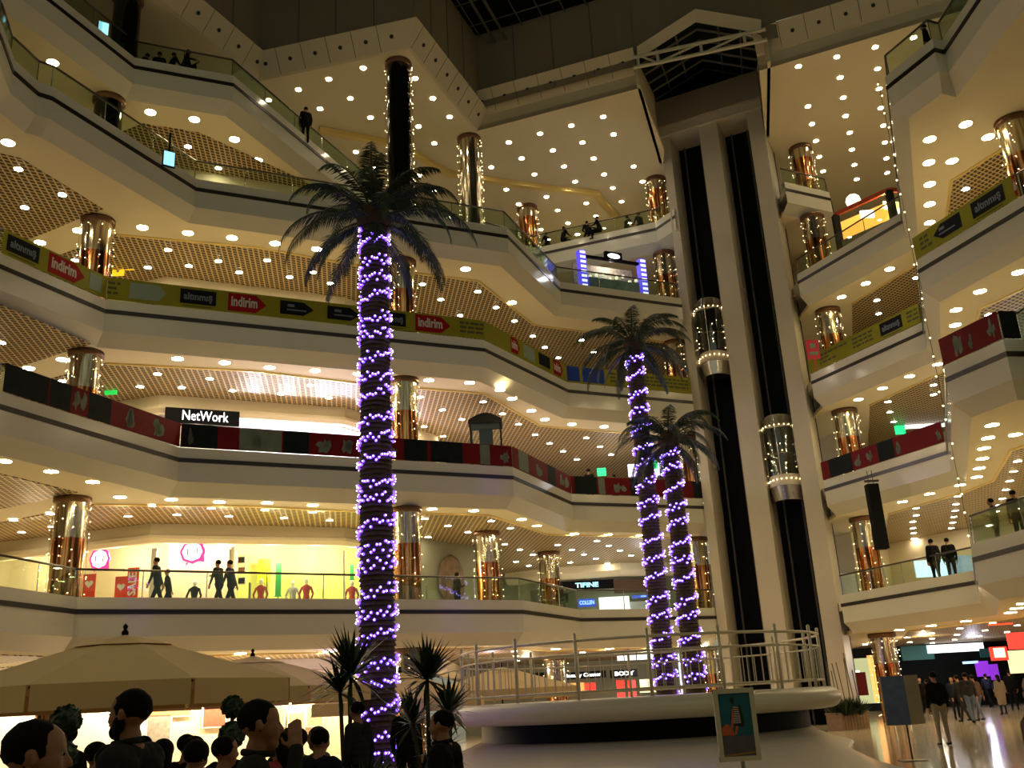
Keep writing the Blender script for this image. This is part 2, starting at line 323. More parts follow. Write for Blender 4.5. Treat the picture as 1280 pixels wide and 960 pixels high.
# wall over the cornice with panel joints
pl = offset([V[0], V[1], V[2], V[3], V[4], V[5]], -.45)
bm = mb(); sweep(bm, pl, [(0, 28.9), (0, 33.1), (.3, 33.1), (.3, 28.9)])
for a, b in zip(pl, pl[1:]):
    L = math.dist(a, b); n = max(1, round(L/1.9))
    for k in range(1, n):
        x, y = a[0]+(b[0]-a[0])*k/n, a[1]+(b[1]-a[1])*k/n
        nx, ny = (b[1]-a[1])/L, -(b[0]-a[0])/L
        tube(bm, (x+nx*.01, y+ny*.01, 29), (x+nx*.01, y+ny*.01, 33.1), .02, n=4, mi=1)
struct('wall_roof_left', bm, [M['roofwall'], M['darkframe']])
# gable wall over the lift: V5 .. V9 plane, and on to the right
a = Vector((6.6, 37.5, 0)); b = Vector((11.9, 36.2, 0)); d = (b-a).normalized(); e = Vector((27, 30.2, 0)); de = (e-b).normalized()
bm = mb()
gp = [(0, 28.3), (-.05, 29.25), (2.75, 30.6), (5.5, 29.3), (5.5, 28.3)]
P = lambda u, z: a+d*u+Vector((0, 0, z))
face(bm, [P(-.9, 28.9), P(-.05, 28.9), P(-.05, 29.25), P(2.75, 30.6), P(2.75, 36), P(-.9, 36)])
face(bm, [P(2.75, 30.6), P(5.5, 29.3), P(5.5, 28.9), P(6.2, 28.9), P(6.2, 36), P(2.75, 36)])
struct('wall_gable', bm, M['roofwall'])
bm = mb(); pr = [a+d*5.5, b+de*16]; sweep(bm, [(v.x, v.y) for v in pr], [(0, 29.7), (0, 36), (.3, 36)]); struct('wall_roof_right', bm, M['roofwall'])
bm = mb()   # sloping coping round the gable mouth
for (u0, z0), (u1, z1) in zip(gp[1:3], gp[2:4]):
    face(bm, [P(u0, z0), P(u1, z1), P(u1, z1+.5)-Vector((0, .3, 0)), P(u0, z0+.5)-Vector((0, .3, 0))])
struct('trim_gable_coping', bm, M['cornice'])
bm = mb()   # recess side walls from the roof edge back to the lift
for (p, q) in (((6.55, 37.6), (8.5, 44.6)), ((12.1, 36.4), (13.5, 42.6))):
    prism(bm, [p, q, (q[0]+.15*(1 if p[0] > 9 else -1), q[1]), (p[0]+.15*(1 if p[0] > 9 else -1), p[1])], 28.0, 33.0)
struct('wall_recess', bm, M['cornice'])
bm = mb()   # dark gabled glazing over the recess
A0, A1, A2 = P(-.1, 29.25), P(2.75, 30.6), P(5.6, 29.3); bk = Vector((2.3, 8.5, 3.4))
face(bm, [A0, A1, A1+bk, A0+bk]); face(bm, [A1, A2, A2+bk, A1+bk]); face(bm, [A0+bk, A1+bk, A2+bk, P(5.6, 27)+bk, P(-.1, 27)+bk])
struct('ceiling_gable_glazing', bm, M['blackglass'])
bm = mb()
for k in range(5):
    o = bk*(k+.5)/5+Vector((0, 0, -.06)); tube(bm, A0+o, A1+o, .07, n=4); tube(bm, A1+o, A2+o, .07, n=4)
for t in (.33, .66):
    for q0, q1 in ((A0, A1), (A1, A2)):
        s0 = q0.lerp(q1, t)-Vector((0, 0, .06)); tube(bm, s0, s0+bk, .05, n=4)
struct('ceiling_gable_ribs', bm, M['darkframe'])
t = thing('roof_truss', 'pale steel lattice truss spanning the gable mouth above the lift tower', 'truss', (0, 0, 0))
bm = mb(); f0 = a-Vector((.1, .35, 0)); TP = lambda u, z: f0+d*u+Vector((0, 0, z))
tube(bm, TP(-.2, 29.15), TP(5.7, 29.2), .09, n=6); tube(bm, TP(-.2, 28.6), TP(5.7, 28.65), .09, n=6); link('chord', bm, M['frame'], t)
for u in (0.02, .9, 2.85, 4.75):
    bm = mb(); tube(bm, TP(u, 28.6), TP(u, 29.2), .07, n=6); link('strut', bm, M['frame'], t)
for u0, u1, up_ in ((0.1, .85, 0), (.95, 2.8, 1), (2.9, 4.7, 1), (4.8, 5.6, 0)):
    bm = mb(); z0, z1 = (28.62, 29.18) if up_ else (29.18, 28.62)
    tube(bm, TP(u0, z0), TP(u1, z1), .055, n=6); link('diagonal', bm, M['frame'], t)
# skylight
bm = mb(); prism(bm, [(-30, 5), (45, 5), (45, 31), (6.5, 39.2), (-.6, 41.8), (-3.6, 34.5), (-30, 40)], 33.1, 33.2); struct('window_1', bm, M['blackglass'])
bm = mb()
g0 = Vector((-.6, 41.3, 32.95)); ga = Vector((7.7, -2.8, 0)).normalized(); gb = Vector((2.2, 6.2, 0)).normalized()
for k in range(-8, 12): tube(bm, g0+ga*(k*1.1+.4), g0+ga*(k*1.1+.4)-gb*12, .035, n=4)
for k in range(0, 6): tube(bm, g0-ga*9-gb*(k*1.6+.5), g0+ga*12-gb*(k*1.6+.5), .035, n=4)
for k in (1.15, 1.75): tube(bm, g0+ga*k-Vector((0, 0, .6)), g0+ga*k-gb*9-Vector((0, 0, .3)), .07, n=5)
struct('window_frame_1', bm, M['darkframe'])
# ------------------------------------------------------------------ ceiling lights
def disc_mesh(name, r, m):
    bm = mb(); lathe(bm, [(r*1.22, .0), (r*1.22, -.018), (r, -.024), (r*.96, -.012)], 16, mi=1)
    c = bmesh.ops.create_circle(bm, cap_ends=True, radius=r*.97, segments=16, matrix=Matrix.Translation((0, 0, -.014)))
    for f in bm.faces:
        if f.normal.z > .9 or len(f.verts) > 4: f.material_index = 0; f.normal_flip() if f.normal.z > 0 else None
    me = bpy.data.meshes.new(name); bm.to_mesh(me); bm.free(); me.materials.append(m); me.materials.append(M['ring']); return me
DW = disc_mesh('downlight_warm', .16, M['lwarm']); DC = disc_mesh('downlight_small', .11, M['lcool']); DR = disc_mesh('downlight_roof', .10, M['lroof'])
def lights(px, z, me, label, grp):
    for x, y in px:
        p = onz(x, y, z); o = bpy.data.objects.new('recessed_downlight', me); C.objects.link(o); o.location = p
        tag(o, label, 'ceiling light', grp)
def lights_xy(pts, z, me, label, grp):
    for x, y in pts:
        o = bpy.data.objects.new('recessed_downlight', me); C.objects.link(o); o.location = (x, y, z); tag(o, label, 'ceiling light', grp)
lights([(373,112),(411,99),(454,85),(336,125),(400,136),(438,123),(463,147),(519,98),(541,123),(562,146),(523,158),(543,179),(445,190),(467,210),(504,200),(524,219),(542,238)], 27.99, DR,
  'small white downlight in the tall roof ceiling around the dark column', 'roof ceiling lights round the dark column')
lights([(636,178),(614,209),(633,237),(675,167),(714,157),(754,146),(767,168),(728,178),(691,188),(652,198),(742,198),(705,208),(668,218),(792,208),(755,218),(719,227),(766,235),(803,227),(816,224),(648,255),(683,246),(733,254),(777,252),(697,263),(745,270),(710,279),(676,287),(722,293)], 27.99, DR,
  'small white downlight in the roof ceiling behind the fifth gallery, centre of the hall', 'roof ceiling lights over the centre')
lights([(998,83),(1046,71),(1094,59),(1142,47),(1050,97),(1097,86),(1054,122),(1099,111),(1010,133),(1057,145),(1101,135),(1015,155),(1062,166),(1104,157),(1020,176),(1065,187),(1106,178),(1024,196),(1068,206),(1108,198),(1029,214),(1071,224),(1109,216)], 27.99, DR,
  'small white downlight in the roof ceiling between the lift tower and the right wing', 'roof ceiling lights right of the lift')
WARM = 'large warm downlight in the plain white soffit under the %s gallery, %s wing'
COOL = 'small lilac downlight set in the lattice ceiling under the %s gallery, %s wing'
def both(k, side, z, w, c):
    lights(w, z-.001, DW, WARM % (k, side), 'soffit lights under the %s gallery, %s wing' % (k, side))
    lights(c, z-.026, DC, COOL % (k, side), 'lattice lights under the %s gallery, %s wing' % (k, side))
both('fifth', 'left', 23.6, [(66,78),(188,140),(243,149),(293,174),(322,200),(352,222)], [(235,183),(273,210)])
both('fourth', 'left', 18.6, [(10,178),(98,288),(50,303),(178,284),(235,291),(290,297),(344,304),(396,311),(582,336),(640,378)],
 [(23,211),(78,243),(31,259),(94,325),(210,312),(185,334),(236,332),(273,326),(299,340),(334,325),(362,346),(391,340),(413,354),(456,343),(528,355),(551,374),(597,364),(620,384),(575,394),(504,385),(643,401),(666,420),(681,434),(698,447),(715,461),(727,425),(742,440)])
both('third', 'left', 13.6, [(65,424),(78,449),(36,460),(222,448),(281,453),(337,459),(394,463),(448,467),(536,475),(587,478),(625,487),(640,498),(664,513),(681,524),(715,530),(755,533),(796,536)],
 [(2,428),(78,476),(197,467),(262,473),(175,483),(227,484),(291,488),(351,492),(411,497),(388,481),(525,496),(553,512),(577,524),(530,533),(554,545),(604,502),(628,517),(648,530),(669,543),(687,554),(704,564),(721,574),(733,547),(750,558),(764,568)])
both('second', 'left', 8.6, [(5,576),(64,589),(116,602),(150,621),(214,624),(274,627),(334,628),(391,631),(449,634),(540,636),(592,638),(652,649),(671,657),(718,667),(760,668),(800,669)],
 [(17,650),(63,642),(65,658),(27,665),(160,645),(190,632),(221,643),(264,635),(286,645),(331,637),(391,640),(355,647),(412,650),(531,648),(560,657),(585,665),(535,671),(560,679),(614,651),(638,660),(631,680),(650,687),(666,693),(645,702),(661,707),(697,681),(715,687),(730,693),(713,703),(746,676),(761,682),(775,688),(789,694),(745,698),(759,704)])
both('fifth', 'right', 23.6, [], [])
both('fourth', 'right', 18.6, [(1112,336),(1082,354),(1052,371),(1207,155),(1162,174),(1235,171),(1161,203),(1190,201),(1162,230),(1162,255),(1162,278)], [(1096,375),(1098,392),(1145,347),(1207,236)])
both('third', 'right', 13.6, [(1073,499),(1103,485),(1137,470),(1172,455),(1273,340),(1225,364),(1195,387),(1194,406)], [(1110,502),(1112,515),(1117,527),(1167,493),(1167,481),(1236,393)])
both('second', 'right', 8.6, [(1128,627),(1162,617),(1200,606),(1221,596),(1224,585),(1228,573),(1230,560),(1235,547),(1240,531),(1269,543)],
 [(1145,635),(1145,644),(1141,652),(1141,660),(1142,666),(1142,673),(1142,680),(1143,687),(1143,694),(1144,701),(1197,620),(1195,630),(1194,638),(1192,646),(1191,653),(1189,660),(1188,667),(1186,673),(1185,679),(1184,685),(1272,576),(1267,589),(1262,601),(1257,612),(1253,623),(1249,631),(1245,639)])
# ground-floor ceiling under the first gallery
lights_xy([(-12+2.6*i, 31.2+1.55*i) for i in range(5)]+[(3.6+2.1*i, 43.6+.95*i) for i in range(3)]+[(1.2, 41.2)], 3.595, DW, WARM % ('first', 'left'), 'soffit lights under the first gallery, left wing')
lights_xy([(x, y) for x in (-12.5, -9.5, -6.5, -3.5, -.5, 2.5, 5.5, 8) for y in (33.6, 36.4, 40.5, 45, 50) if (y > 34+.52*(x+10) and y < 60) and not (x < -3.4 and y > 37.5)], 3.57, DC, COOL % ('first', 'left'), 'lattice lights under the first gallery, left wing')
lights_xy([(15.3+.55*i, 41-1.9*i) for i in range(3)]+[(16.3-.75*i, 33.5-2*i) for i in range(3)], 3.595, DW, WARM % ('first', 'right'), 'soffit lights under the first gallery, right wing')
lights_xy([(x, y) for x in (18.2, 20.6, 23.0) for y in range(30, 58, 3)], 3.57, DC, COOL % ('first', 'right'), 'lattice lights under the first gallery, right wing')
def lamp(kind, loc, power, col=(1, .85, .6), size=.3, sy=None, rot=None, spot=None):
    l = bpy.data.lights.new('lamp', kind); l.energy = power; l.color = col
    if kind == 'AREA':
        l.size = size
        if sy: l.shape = 'RECTANGLE'; l.size_y = sy
    else: l.shadow_soft_size = size
    if spot: l.spot_size = spot; l.spot_blend = .6
    o = bpy.data.objects.new('lamp', l); C.objects.link(o); o.location = loc
    if rot: o.rotation_euler = rot
    return o
# shop interiors
AMB = (1, .80, .50)
# ------------------------------------------------------------------ world: dim warm spill of the rest of the hall
w = bpy.data.worlds.new('hall'); S.world = w; w.use_nodes = True
w.node_tree.nodes['Background'].inputs[0].default_value = (.93, .91, .64, 1); w.node_tree.nodes['Background'].inputs[1].default_value = .25
vs = S.view_settings; vs.view_transform = 'Standard'; vs.look = 'None'; vs.exposure = .14; vs.gamma = 1; vs.use_curve_mapping = False
S.cycles.max_bounces = 7; S.cycles.transparent_max_bounces = 16; S.cycles.sample_clamp_indirect = 4; S.cycles.caustics_reflective = False; S.cycles.caustics_refractive = False
# ------------------------------------------------------------------ lift tower
A = Vector((8.6, 44.6, 0)); B = Vector((13.35, 42.3, 0)); LD = (B-A).normalized(); LN = Vector((LD.y, -LD.x, 0)); LL = (B-A).length
LM = Matrix((LD, -LN, Vector((0, 0, 1)))).transposed().to_4x4(); LM = Matrix.Translation(A) @ LM      # x along the face, y into the tower, z up
S1, S2 = (.42, 2.02), (2.98, 4.52)
lift = thing('lift_tower', 'tall pale stone lift tower with two dark open shafts', 'lift tower', A)
def lpart(name, bm, m, smooth=False, parent=None):
    bm.transform(Matrix.Translation(-A) @ LM); return link(name, bm, m, parent or lift, smooth)
for u0, u1 in ((0, S1[0]), (S1[1], S2[0]), (S2[1], LL)):
    bm = mb(); boxab(bm, (u0, 0, 0), (u1, 1.9, 29.5)); lpart('pier', bm, M['shaft'])
bm = mb(); boxab(bm, (.0, 1.9, 0), (LL, 2.2, 31.6)); lpart('shaft_back', bm, M['black'])
for u0, u1 in (S1, S2):
    bm = mb(); boxab(bm, (u0, 1.75, 0), (u1, 1.89, 29.5)); lpart('shaft_lining', bm, M['blackglass'])
    for u in (u0+.35, u1-.35):
        bm = mb(); boxab(bm, (u-.04, 1.6, 0), (u+.04, 1.74, 29.5)); lpart('guide_rail', bm, M['darkframe'])
bm = mb(); boxab(bm, (-.05, -.15, 29.5), (LL+.05, 2.2, 29.95)); lpart('lintel', bm, M['shaft'])
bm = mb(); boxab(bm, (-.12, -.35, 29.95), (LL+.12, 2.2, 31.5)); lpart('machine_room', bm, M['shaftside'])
def cab(um, ztop, h, label):
    """half-round glass cab bulging from the shaft"""
    p = LM @ Vector((um, 1.0, ztop-h-1.5)); t = thing('lift_cab', label, 'lift cab', p); R0 = .78; n = 12
    T = Matrix.Translation(-p) @ LM @ Matrix.Translation((um, 1.0, ztop-h-1.5))
    def arc(r, z, yo=0): return [Vector((r*math.cos(PI+PI*k/n), yo+1.55*r*math.sin(PI+PI*k/n), z)) for k in range(n+1)]
    def strip(bm, a, b): 
        va = [bm.verts.new(p) for p in a]; vb = [bm.verts.new(p) for p in b]
        for k in range(len(a)-1): bm.faces.new((va[k], va[k+1], vb[k+1], vb[k]))
    def add(name, bm, m, smooth=True): bm.transform(T); return link(name, bm, m, t, smooth)
    H = 1.5+h
    bm = mb(); strip(bm, arc(R0, 1.5), arc(R0, H)); add('glass_wall', bm, M['cabglass'])
    bm = mb(); a0 = arc(R0+.03, H-.15); a1 = arc(R0*.8, H+.12)
    for v in a0: v.z += .42*(v.y/(1.55*R0))            # the canopy dips towards the front
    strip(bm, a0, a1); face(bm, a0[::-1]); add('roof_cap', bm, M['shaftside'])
    bm = mb(); strip(bm, arc(R0+.02, 1.0), arc(R0+.02, 1.5)); add('floor_band', bm, M['shaft'])
    bm = mb(); strip(bm, arc(R0, 1.0), arc(.72, .35)); face(bm, arc(.72, .35)); add('underside', bm, M['chrome'])
    bm = mb(); boxab(bm, (-R0, -.03, 1.0), (R0, .02, H)); bm.transform(Matrix()); add('back_wall', bm, M['cgrey'], False)
    bm = mb(); face(bm, arc(R0, 1.52)); add('cab_floor', bm, M['cbrown'])
    for k in (2, 6, 10):
        q = arc(R0+.01, 0)[k]; bm = mb(); tube(bm, (q.x, q.y, 1.5), (q.x, q.y, H), .022, n=6); add('mullion', bm, M['chrome'])
    bm = mb(); q = arc(R0-.06, 2.5)
    for a, b in zip(q, q[1:]): tube(bm, a, b, .025, n=6)
    add('handrail', bm, M['chrome'])
    bm = mb()
    for z in (1.28, H-.45):
        for q in arc(R0+.05, z)[1:-1:1]: ball(bm, q, .03)
    for q in arc(R0+.04, 0)[1:-1:3]:
        for z in (1.8, 2.1, 2.5, 2.9): ball(bm, (q.x+random.uniform(-.1, .1), q.y, z+random.uniform(-.15, .15)), .025)
    add('fairy_lights', bm, M['warmbulb'], False)
z1 = ony(895, 372, 43.9).z; z2 = ony(983, 520, 43.0).z
cab((S1[0]+S1[1])/2, z1, 2.75, 'glass lift cab high in the tower, beside the third gallery, in the left shaft')
cab((S2[0]+S2[1])/2, z2, 2.75, 'glass lift cab lower in the right shaft, over a polished underside')

# ------------------------------------------------------------------ mirror-clad columns, one per storey
def column(x, y, z0, z1, where, lightsn=5, dark=False):
    t = thing('mirror_column', 'round mirror-foil column %s' % where, 'column', (x, y, z0))
    h = z1-z0
    bm = mb(); lathe(bm, [(.5, 0), (.5, h-.12)], 24); link('shaft', bm, M['darkcol'] if dark else M['column'], t, True)
    bm = mb(); lathe(bm, [(.5, h-.2), (.58, h-.16), (.58, h), (.5, h)], 24); link('collar', bm, M['collar'], t, True)
    if lightsn:
        o = bpy.data.objects.new('light_curtain', None); bm = mb()
        n = lightsn+1
        for k in range(n):
            a = (2*PI*k/n if lightsn > 6 else PI*(k % 2)+random.uniform(-.5, .2)-.1)+random.uniform(-.25, .25); cx, cy = .57*math.cos(a), .57*math.sin(a)
            tube(bm, (cx, cy, .1), (cx, cy, h-.2), .004, n=3, mi=1)
            z = h-.35
            while z > .2:
                ball(bm, (cx*random.uniform(.98, 1.1), cy+random.uniform(-.06, .06), z), .021, sub=0); z -= random.uniform(.25, .85)
        o = link('light_curtain', bm, [M['warmbulb'], M['wire']]); o.location = (x, y, z0)
        tag(o, 'warm fairy lights on the column %s' % where, 'string lights')
M['darkcol'] = mat('dark_mirror', (.05, .05, .04), .12, metal=.9, noise=.3, nscale=.6)
cs = lambda k: SZ[k]-1.16 if k < 5 else 28.0
g = lambda k: 0 if k == 0 else SZ[k-1]+.15
NM = ['on the ground floor', 'on the first gallery', 'on the second gallery', 'on the third gallery', 'on the fourth gallery', 'on the fifth gallery']
for k in range(5): column(-14.35, 30.5, g(k), cs(k), 'at the left corner '+NM[k], 7 if k < 4 else 0, k == 4)
cq = onz(158, 25, 27); column(cq.x, cq.y, g(5), 28, 'at the far left of the fifth gallery', 0, True)
for k in range(4): column(-4.15, 35.2, g(k), cs(k), 'behind the tall palm '+NM[k], 7)
column(-4.15, 35.2, g(4), 28, 'rising dark from the fourth gallery to the roof', 6, True)
column(-1.45, 41.3, g(1), cs(1), 'mid first gallery, right of the palm', 8)
column(-1.45, 41.3, g(4), 28, 'right of the dark one, up to the roof', 6)
column(1.4, 48.6, g(5), 28, 'at the inner corner of the fifth gallery', 6)
column(1.35, 48.2, g(1), cs(1), 'on the first gallery nearer the far signs', 7)
column(1.35, 48.2, g(0), cs(0), 'on the ground floor behind the round stage', 7)
for k in range(0, 6): column(8.35, 46.3 if k else 47, g(k), cs(k), 'just left of the lift tower '+NM[k], 8)
for k in range(0, 5): column(15.25, 43.0, g(k), cs(k), 'just right of the lift tower '+NM[k], 8)
column(15.55, 43.9, g(5), 28, 'right of the lift tower on the fifth gallery', 6)
column(16.65, 27.3, g(3), cs(3), 'at the right edge under the fourth gallery', 7)

# ------------------------------------------------------------------ balustrades
bm = mb(); tube(bm, (0, 0, 0), (0, 0, .8), .016, n=6); STN = bpy.data.meshes.new('stanchion'); bm.to_mesh(STN); bm.free(); STN.materials.append(M['chrome'])
def balustrade(poly, s, label, banner=False, rails=True, i0=0):
    t = thing('glass_balustrade', label, 'balustrade', (poly[0][0], poly[0][1], s+.42)); o0 = Vector((poly[0][0], poly[0][1], s+.42))
    q = offset(poly, .14)
    bm = mb()
    for a, b in zip(q, q[1:]): tube(bm, (*a, s+1.24), (*b, s+1.24), .035, n=8)
    for a in q: ball(bm, (*a, s+1.24), .035)
    bm.transform(Matrix.Translation(-o0)); link('handrail', bm, M['rail'], t, True)
    for a, b in zip(q, q[1:]):
        L = math.dist(a, b); n = max(1, round(L/2.0)); d = Vector((b[0]-a[0], b[1]-a[1], 0))/L; ang = math.atan2(d.y, d.x)
        for k in range(n):
            c = Vector((a[0], a[1], 0))+d*(k+.5)*L/n
            bm = mb(); box(bm, (c.x, c.y, s+.82), (L/n-.04, .014, .76), ang); bm.transform(Matrix.Translation(-o0)); link('glass_panel', bm, M['glass'], t)
        for k in range(n+1):
            c = Vector((a[0], a[1], s+.42))+d*k*L/n; st = bpy.data.objects.new('stanchion', STN); C.objects.link(st); st.parent = t; st.location = c-o0
for lv in range(5):
    balustrade(LEFT[lv], SZ[lv], 'glass balustrade with dark handrail along the %s gallery, left wing' % ORD[lv])
    balustrade(RIGHT[lv], SZ[lv], 'glass balustrade with dark handrail along the %s gallery, right wing' % ORD[lv])

# ------------------------------------------------------------------ banners hung over the balustrades
def banner_frame(a, b, s): return wallframe((a[0], a[1], s+.40), (b[0]-a[0], b[1]-a[1]))
def blob(bm, mw, u0, u1, v0, v1, mi):
    n = 9; pts = []
    for k in range(n):
        an = 2*PI*k/n; r = random.uniform(.3, 1.15); pts.append(mw @ Vector(((u0+u1)/2+(u1-u0)/2*r*math.cos(an), (v0+v1)/2+(v1-v0)/2*min(1, r)*math.sin(an), .012)))
    face(bm, pts, mi)
def banner(a, b, s, base, items, label, flip=False):
    """items: (kind, px0, px1[, text]) across the photograph's columns"""
    mw = banner_frame(a, b, s); L = math.dist(a, b)
    t = thing('advertising_banner', label, 'banner', (a[0], a[1], s+.42)); I = Matrix.Translation((-a[0], -a[1], -(s+.42)))
    mw = I @ mw; bm = mb(); panel(bm, mw, .02, .04, L-.02, .84, .02, w0=.005); link('cloth', bm, base, t)
    for it in items:
        k, x0, x1 = it[:3]; z = s+.8
        u0, u1 = sorted((onseg(a, b, x0, z), onseg(a, b, x1, z))); w = u1-u0
        if w < .02: continue
        def pn(nm, m, v0, v1, ar=0, uu0=None, uu1=None, ww=.03):
            bm = mb(); panel(bm, mw, u0 if uu0 is None else uu0, v0, u1 if uu1 is None else uu1, v1, ww, arrow=ar, w0=.02); return link(nm, bm, m, t)
        def tx(s_, m, cu, cv, size, width, bold=True, wz=.032):
            o = textmesh(s_, size, m, 'lettering', t, Matrix(), .002, bold)
            xs = [v.co.x for v in o.data.vertices]; sc = width/(max(xs)-min(xs)); o.data.transform(mw @ Matrix.Translation((cu, cv, wz)) @ Matrix.Diagonal((sc, 1, 1, 1)))
        if k in ('red', 'redl'):
            ar = .28*w if k == 'red' else -.28*w
            pn('red_arrow', M['bred'], .10, .78, ar); tx('indirim', M['btext'], u0+w*(.42 if k == 'red' else .58), .46, .52, w*.68)
        elif k == 'box':
            pn('black_label', M['bblack'], .20, .74)
            if len(it) > 3: tx(it[3], M['btextg'], u0+w*.5, .47, .36, w*.8)
            bm = mb(); panel(bm, mw, u0+w*.08, .10, u0+w*.9, .135, .026, w0=.02); link('small_print', bm, M['btextd'], t)
        elif k in ('arr', 'arrl'):
            pn('black_arrow', M['bblack'], .20, .72, .3*w if k == 'arr' else -.3*w)
            bm = mb(); panel(bm, mw, u0+w*.22, .50, u0+w*.42, .60, .034, w0=.03); panel(bm, mw, u0+w*.2, .36, u0+w*.78, .41, .034, w0=.03); link('small_print', bm, M['btextg'], t)
        elif k == 'pale': pn('pale_arrow', M['bpale'], .16, .74, .18*w)
        elif k == 'palebox': pn('pale_label', M['bpale'], .16, .74)
        elif k == 'blue': pn('blue_label', M['bblue'], .10, .80)
        elif k == 'dark': pn('dark_panel', M['bdark'], .04, .84, ww=.024)
        elif k == 'txt':
            bm = mb(); random.seed(int(x0))
            for r in range(3):
                v = .60-r*.18; u = u0+.02*w
                while u < u1-.1:
                    ww = random.uniform(.12, .34); panel(bm, mw, u, v, min(u1, u+ww), v+.09, .026, w0=.02); u += ww+.06
                    if random.random() < .12 and r > 0: break
            link('small_print', bm, M['btextd'], t)
        elif k == 'grey':
            bm = mb(); random.seed(int(x0))
            for j in range(3): uu = u0+w*random.uniform(0, .5); blob(bm, mw @ Matrix.Translation((0, 0, .012)), uu, uu+w*random.uniform(.35, .5), .10, random.uniform(.5, .8), 0)
            link('pale_print', bm, M['bgrey'], t)
        elif k == 'greybox': pn('pale_print', M['bgrey'], .06, .82, ww=.024)
P3, P2 = LEFT[2], LEFT[1]
Y, RD = M['yellow'], M['bredd']
W3 = 'yellow-green sale banner on the third gallery, '
banner(P3[1], P3[2], SZ[2], Y, [('box', 8, 48, 'altınmış'), ('red', 60, 105), ('palebox', 111, 126)], W3+'short length at the far left')
banner(P3[2], P3[3], SZ[2], Y, [('txt', 134, 150), ('pale', 162, 207), ('box', 225, 270, 'altınmış'), ('red', 285, 333), ('arr', 350, 392), ('arr', 409, 450), ('box', 474, 507, 'altınmış'), ('red', 519, 563), ('txt', 574, 614), ('txt', 619, 634)], W3+'long run behind the tall palm')
banner(P3[3], P3[4], SZ[2], Y, [('red', 638, 649), ('palebox', 654, 668), ('box', 673, 687), ('red', 691, 703)], W3+'run slanting back towards the lift')
banner(P3[4], P3[5], SZ[2], Y, [('blue', 707, 724), ('blue', 728, 755), ('txt', 762, 785), ('txt', 800, 860)], W3+'last run left of the lift tower')
banner(RIGHT[2][0], RIGHT[2][1], SZ[2], Y, [('txt', 1024, 1060), ('txt', 1066, 1092), ('box', 1101, 1128, 'altınmış'), ('txt', 1134, 1148)], W3+'right wing beside the lift tower')
banner(RIGHT[2][2], RIGHT[2][3], SZ[2], Y, [('txt', 1151, 1165), ('arrl', 1168, 1202), ('box', 1216, 1256, 'altınmış'), ('redl', 1267, 1296)], W3+'near end of the right wing')
W2 = 'dark red fashion banner on the second gallery, '
banner(P2[1], P2[2], SZ[1], RD, [('dark', 2, 60), ('dark', 62, 88), ('grey', 88, 109), ('dark', 110, 138), ('grey', 148, 176), ('grey', 186, 216)], W2+'black-printed length at the far left')
banner(P2[2], P2[3], SZ[1], RD, [('dark', 228, 272), ('grey', 230, 244), ('greybox', 299, 352), ('grey', 312, 335), ('dark', 354, 386), ('grey', 392, 422), ('grey', 424, 450), ('grey', 478, 500), ('dark', 505, 534), ('dark', 538, 578), ('greybox', 600, 612), ('grey', 622, 645)], W2+'long run behind the tall palm')
banner(P2[3], P2[4], SZ[1], RD, [('greybox', 648, 660), ('grey', 668, 682), ('dark', 684, 694), ('grey', 698, 712)], W2+'run slanting back towards the lift')
banner(P2[4], P2[5], SZ[1], RD, [('dark', 718, 746), ('greybox', 748, 756), ('grey', 764, 784), ('dark', 788, 806), ('dark', 866, 877)], W2+'last run left of the lift tower')
banner(RIGHT[1][0], RIGHT[1][1], SZ[1], RD, [('dark', 1037, 1066), ('grey', 1067, 1080), ('grey', 1082, 1094), ('dark', 1098, 1118), ('grey', 1119, 1133), ('grey', 1168, 1180)], W2+'right wing beside the lift tower')
banner(RIGHT[1][2], RIGHT[1][3], SZ[1], RD, [('grey', 1190, 1206), ('grey', 1210, 1220), ('grey', 1232, 1248)], W2+'near end of the right wing')
banner(RIGHT[1][3], RIGHT[1][4], SZ[1], M['bdark'], [], 'black end panel of the red banner at the near right corner')

# ------------------------------------------------------------------ shops behind the first gallery, left
pa, pb, pc = WL[1], WL[2], WL[3]
def onwall(a, b, px, z, off=0.):
    u = onseg(a, b, px, z); d = Vector((b[0]-a[0], b[1]-a[1], 0)).normalized(); n = Vector((d.y, -d.x, 0))
    return Vector((a[0], a[1], z))+d*u+n*off
z_f = g(1)
def shopwall(name, p, q, z0, z1, m): return solid_wall(name, [p, q], z0, z1, m)
wb = WB; m285 = onwall(wb[1], wb[2], 292, 6)
shopwall('wall_shop_cream', wb[0], wb[1], z_f, SZ[1]-1.2, M['shopcream']); shopwall('wall_shop_pink', wb[1], (m285.x, m285.y), z_f, SZ[1]-1.2, mat('shop_pink_cream', (.85, .66, .48), .7, noise=.1, nscale=.8))
shopwall('wall_shop_yellow', (m285.x, m285.y), wb[2], z_f, SZ[1]-1.2, M['shopyell']); shopwall('wall_shop_yellow_return', wb[2], wb[3], z_f, SZ[1]-1.2, M['shopyell'])
q = onwall(pa, pb, 287, 6); bm = mb(); prism(bm, [(q.x, q.y), (q.x+.12, q.y), (m285.x+.12, m285.y), (m285.x, m285.y)], z_f, SZ[1]-2.0); struct('wall_shop_partition', bm, M['shopcream'])
def lampwall(ax, n, z, off, pw, col, jit=0):
    a, b = ax
    for k in range(n):
        t = (k+.5)/n; p = Vector((a[0]+(b[0]-a[0])*t, a[1]+(b[1]-a[1])*t, z)); d = Vector((b[0]-a[0], b[1]-a[1], 0)).normalized(); p += Vector((-d.y, d.x, 0))*off
        lamp('POINT', p, pw, col, .08)
lampwall((pa, pb), 4, 7.7, .9, 150, (1, .86, .6)); lampwall((pb, pc), 2, 7.7, .9, 140, (1, .95, .6)); lampwall((WL[0], pa), 3, 7.7, .9, 120, (1, .84, .55))
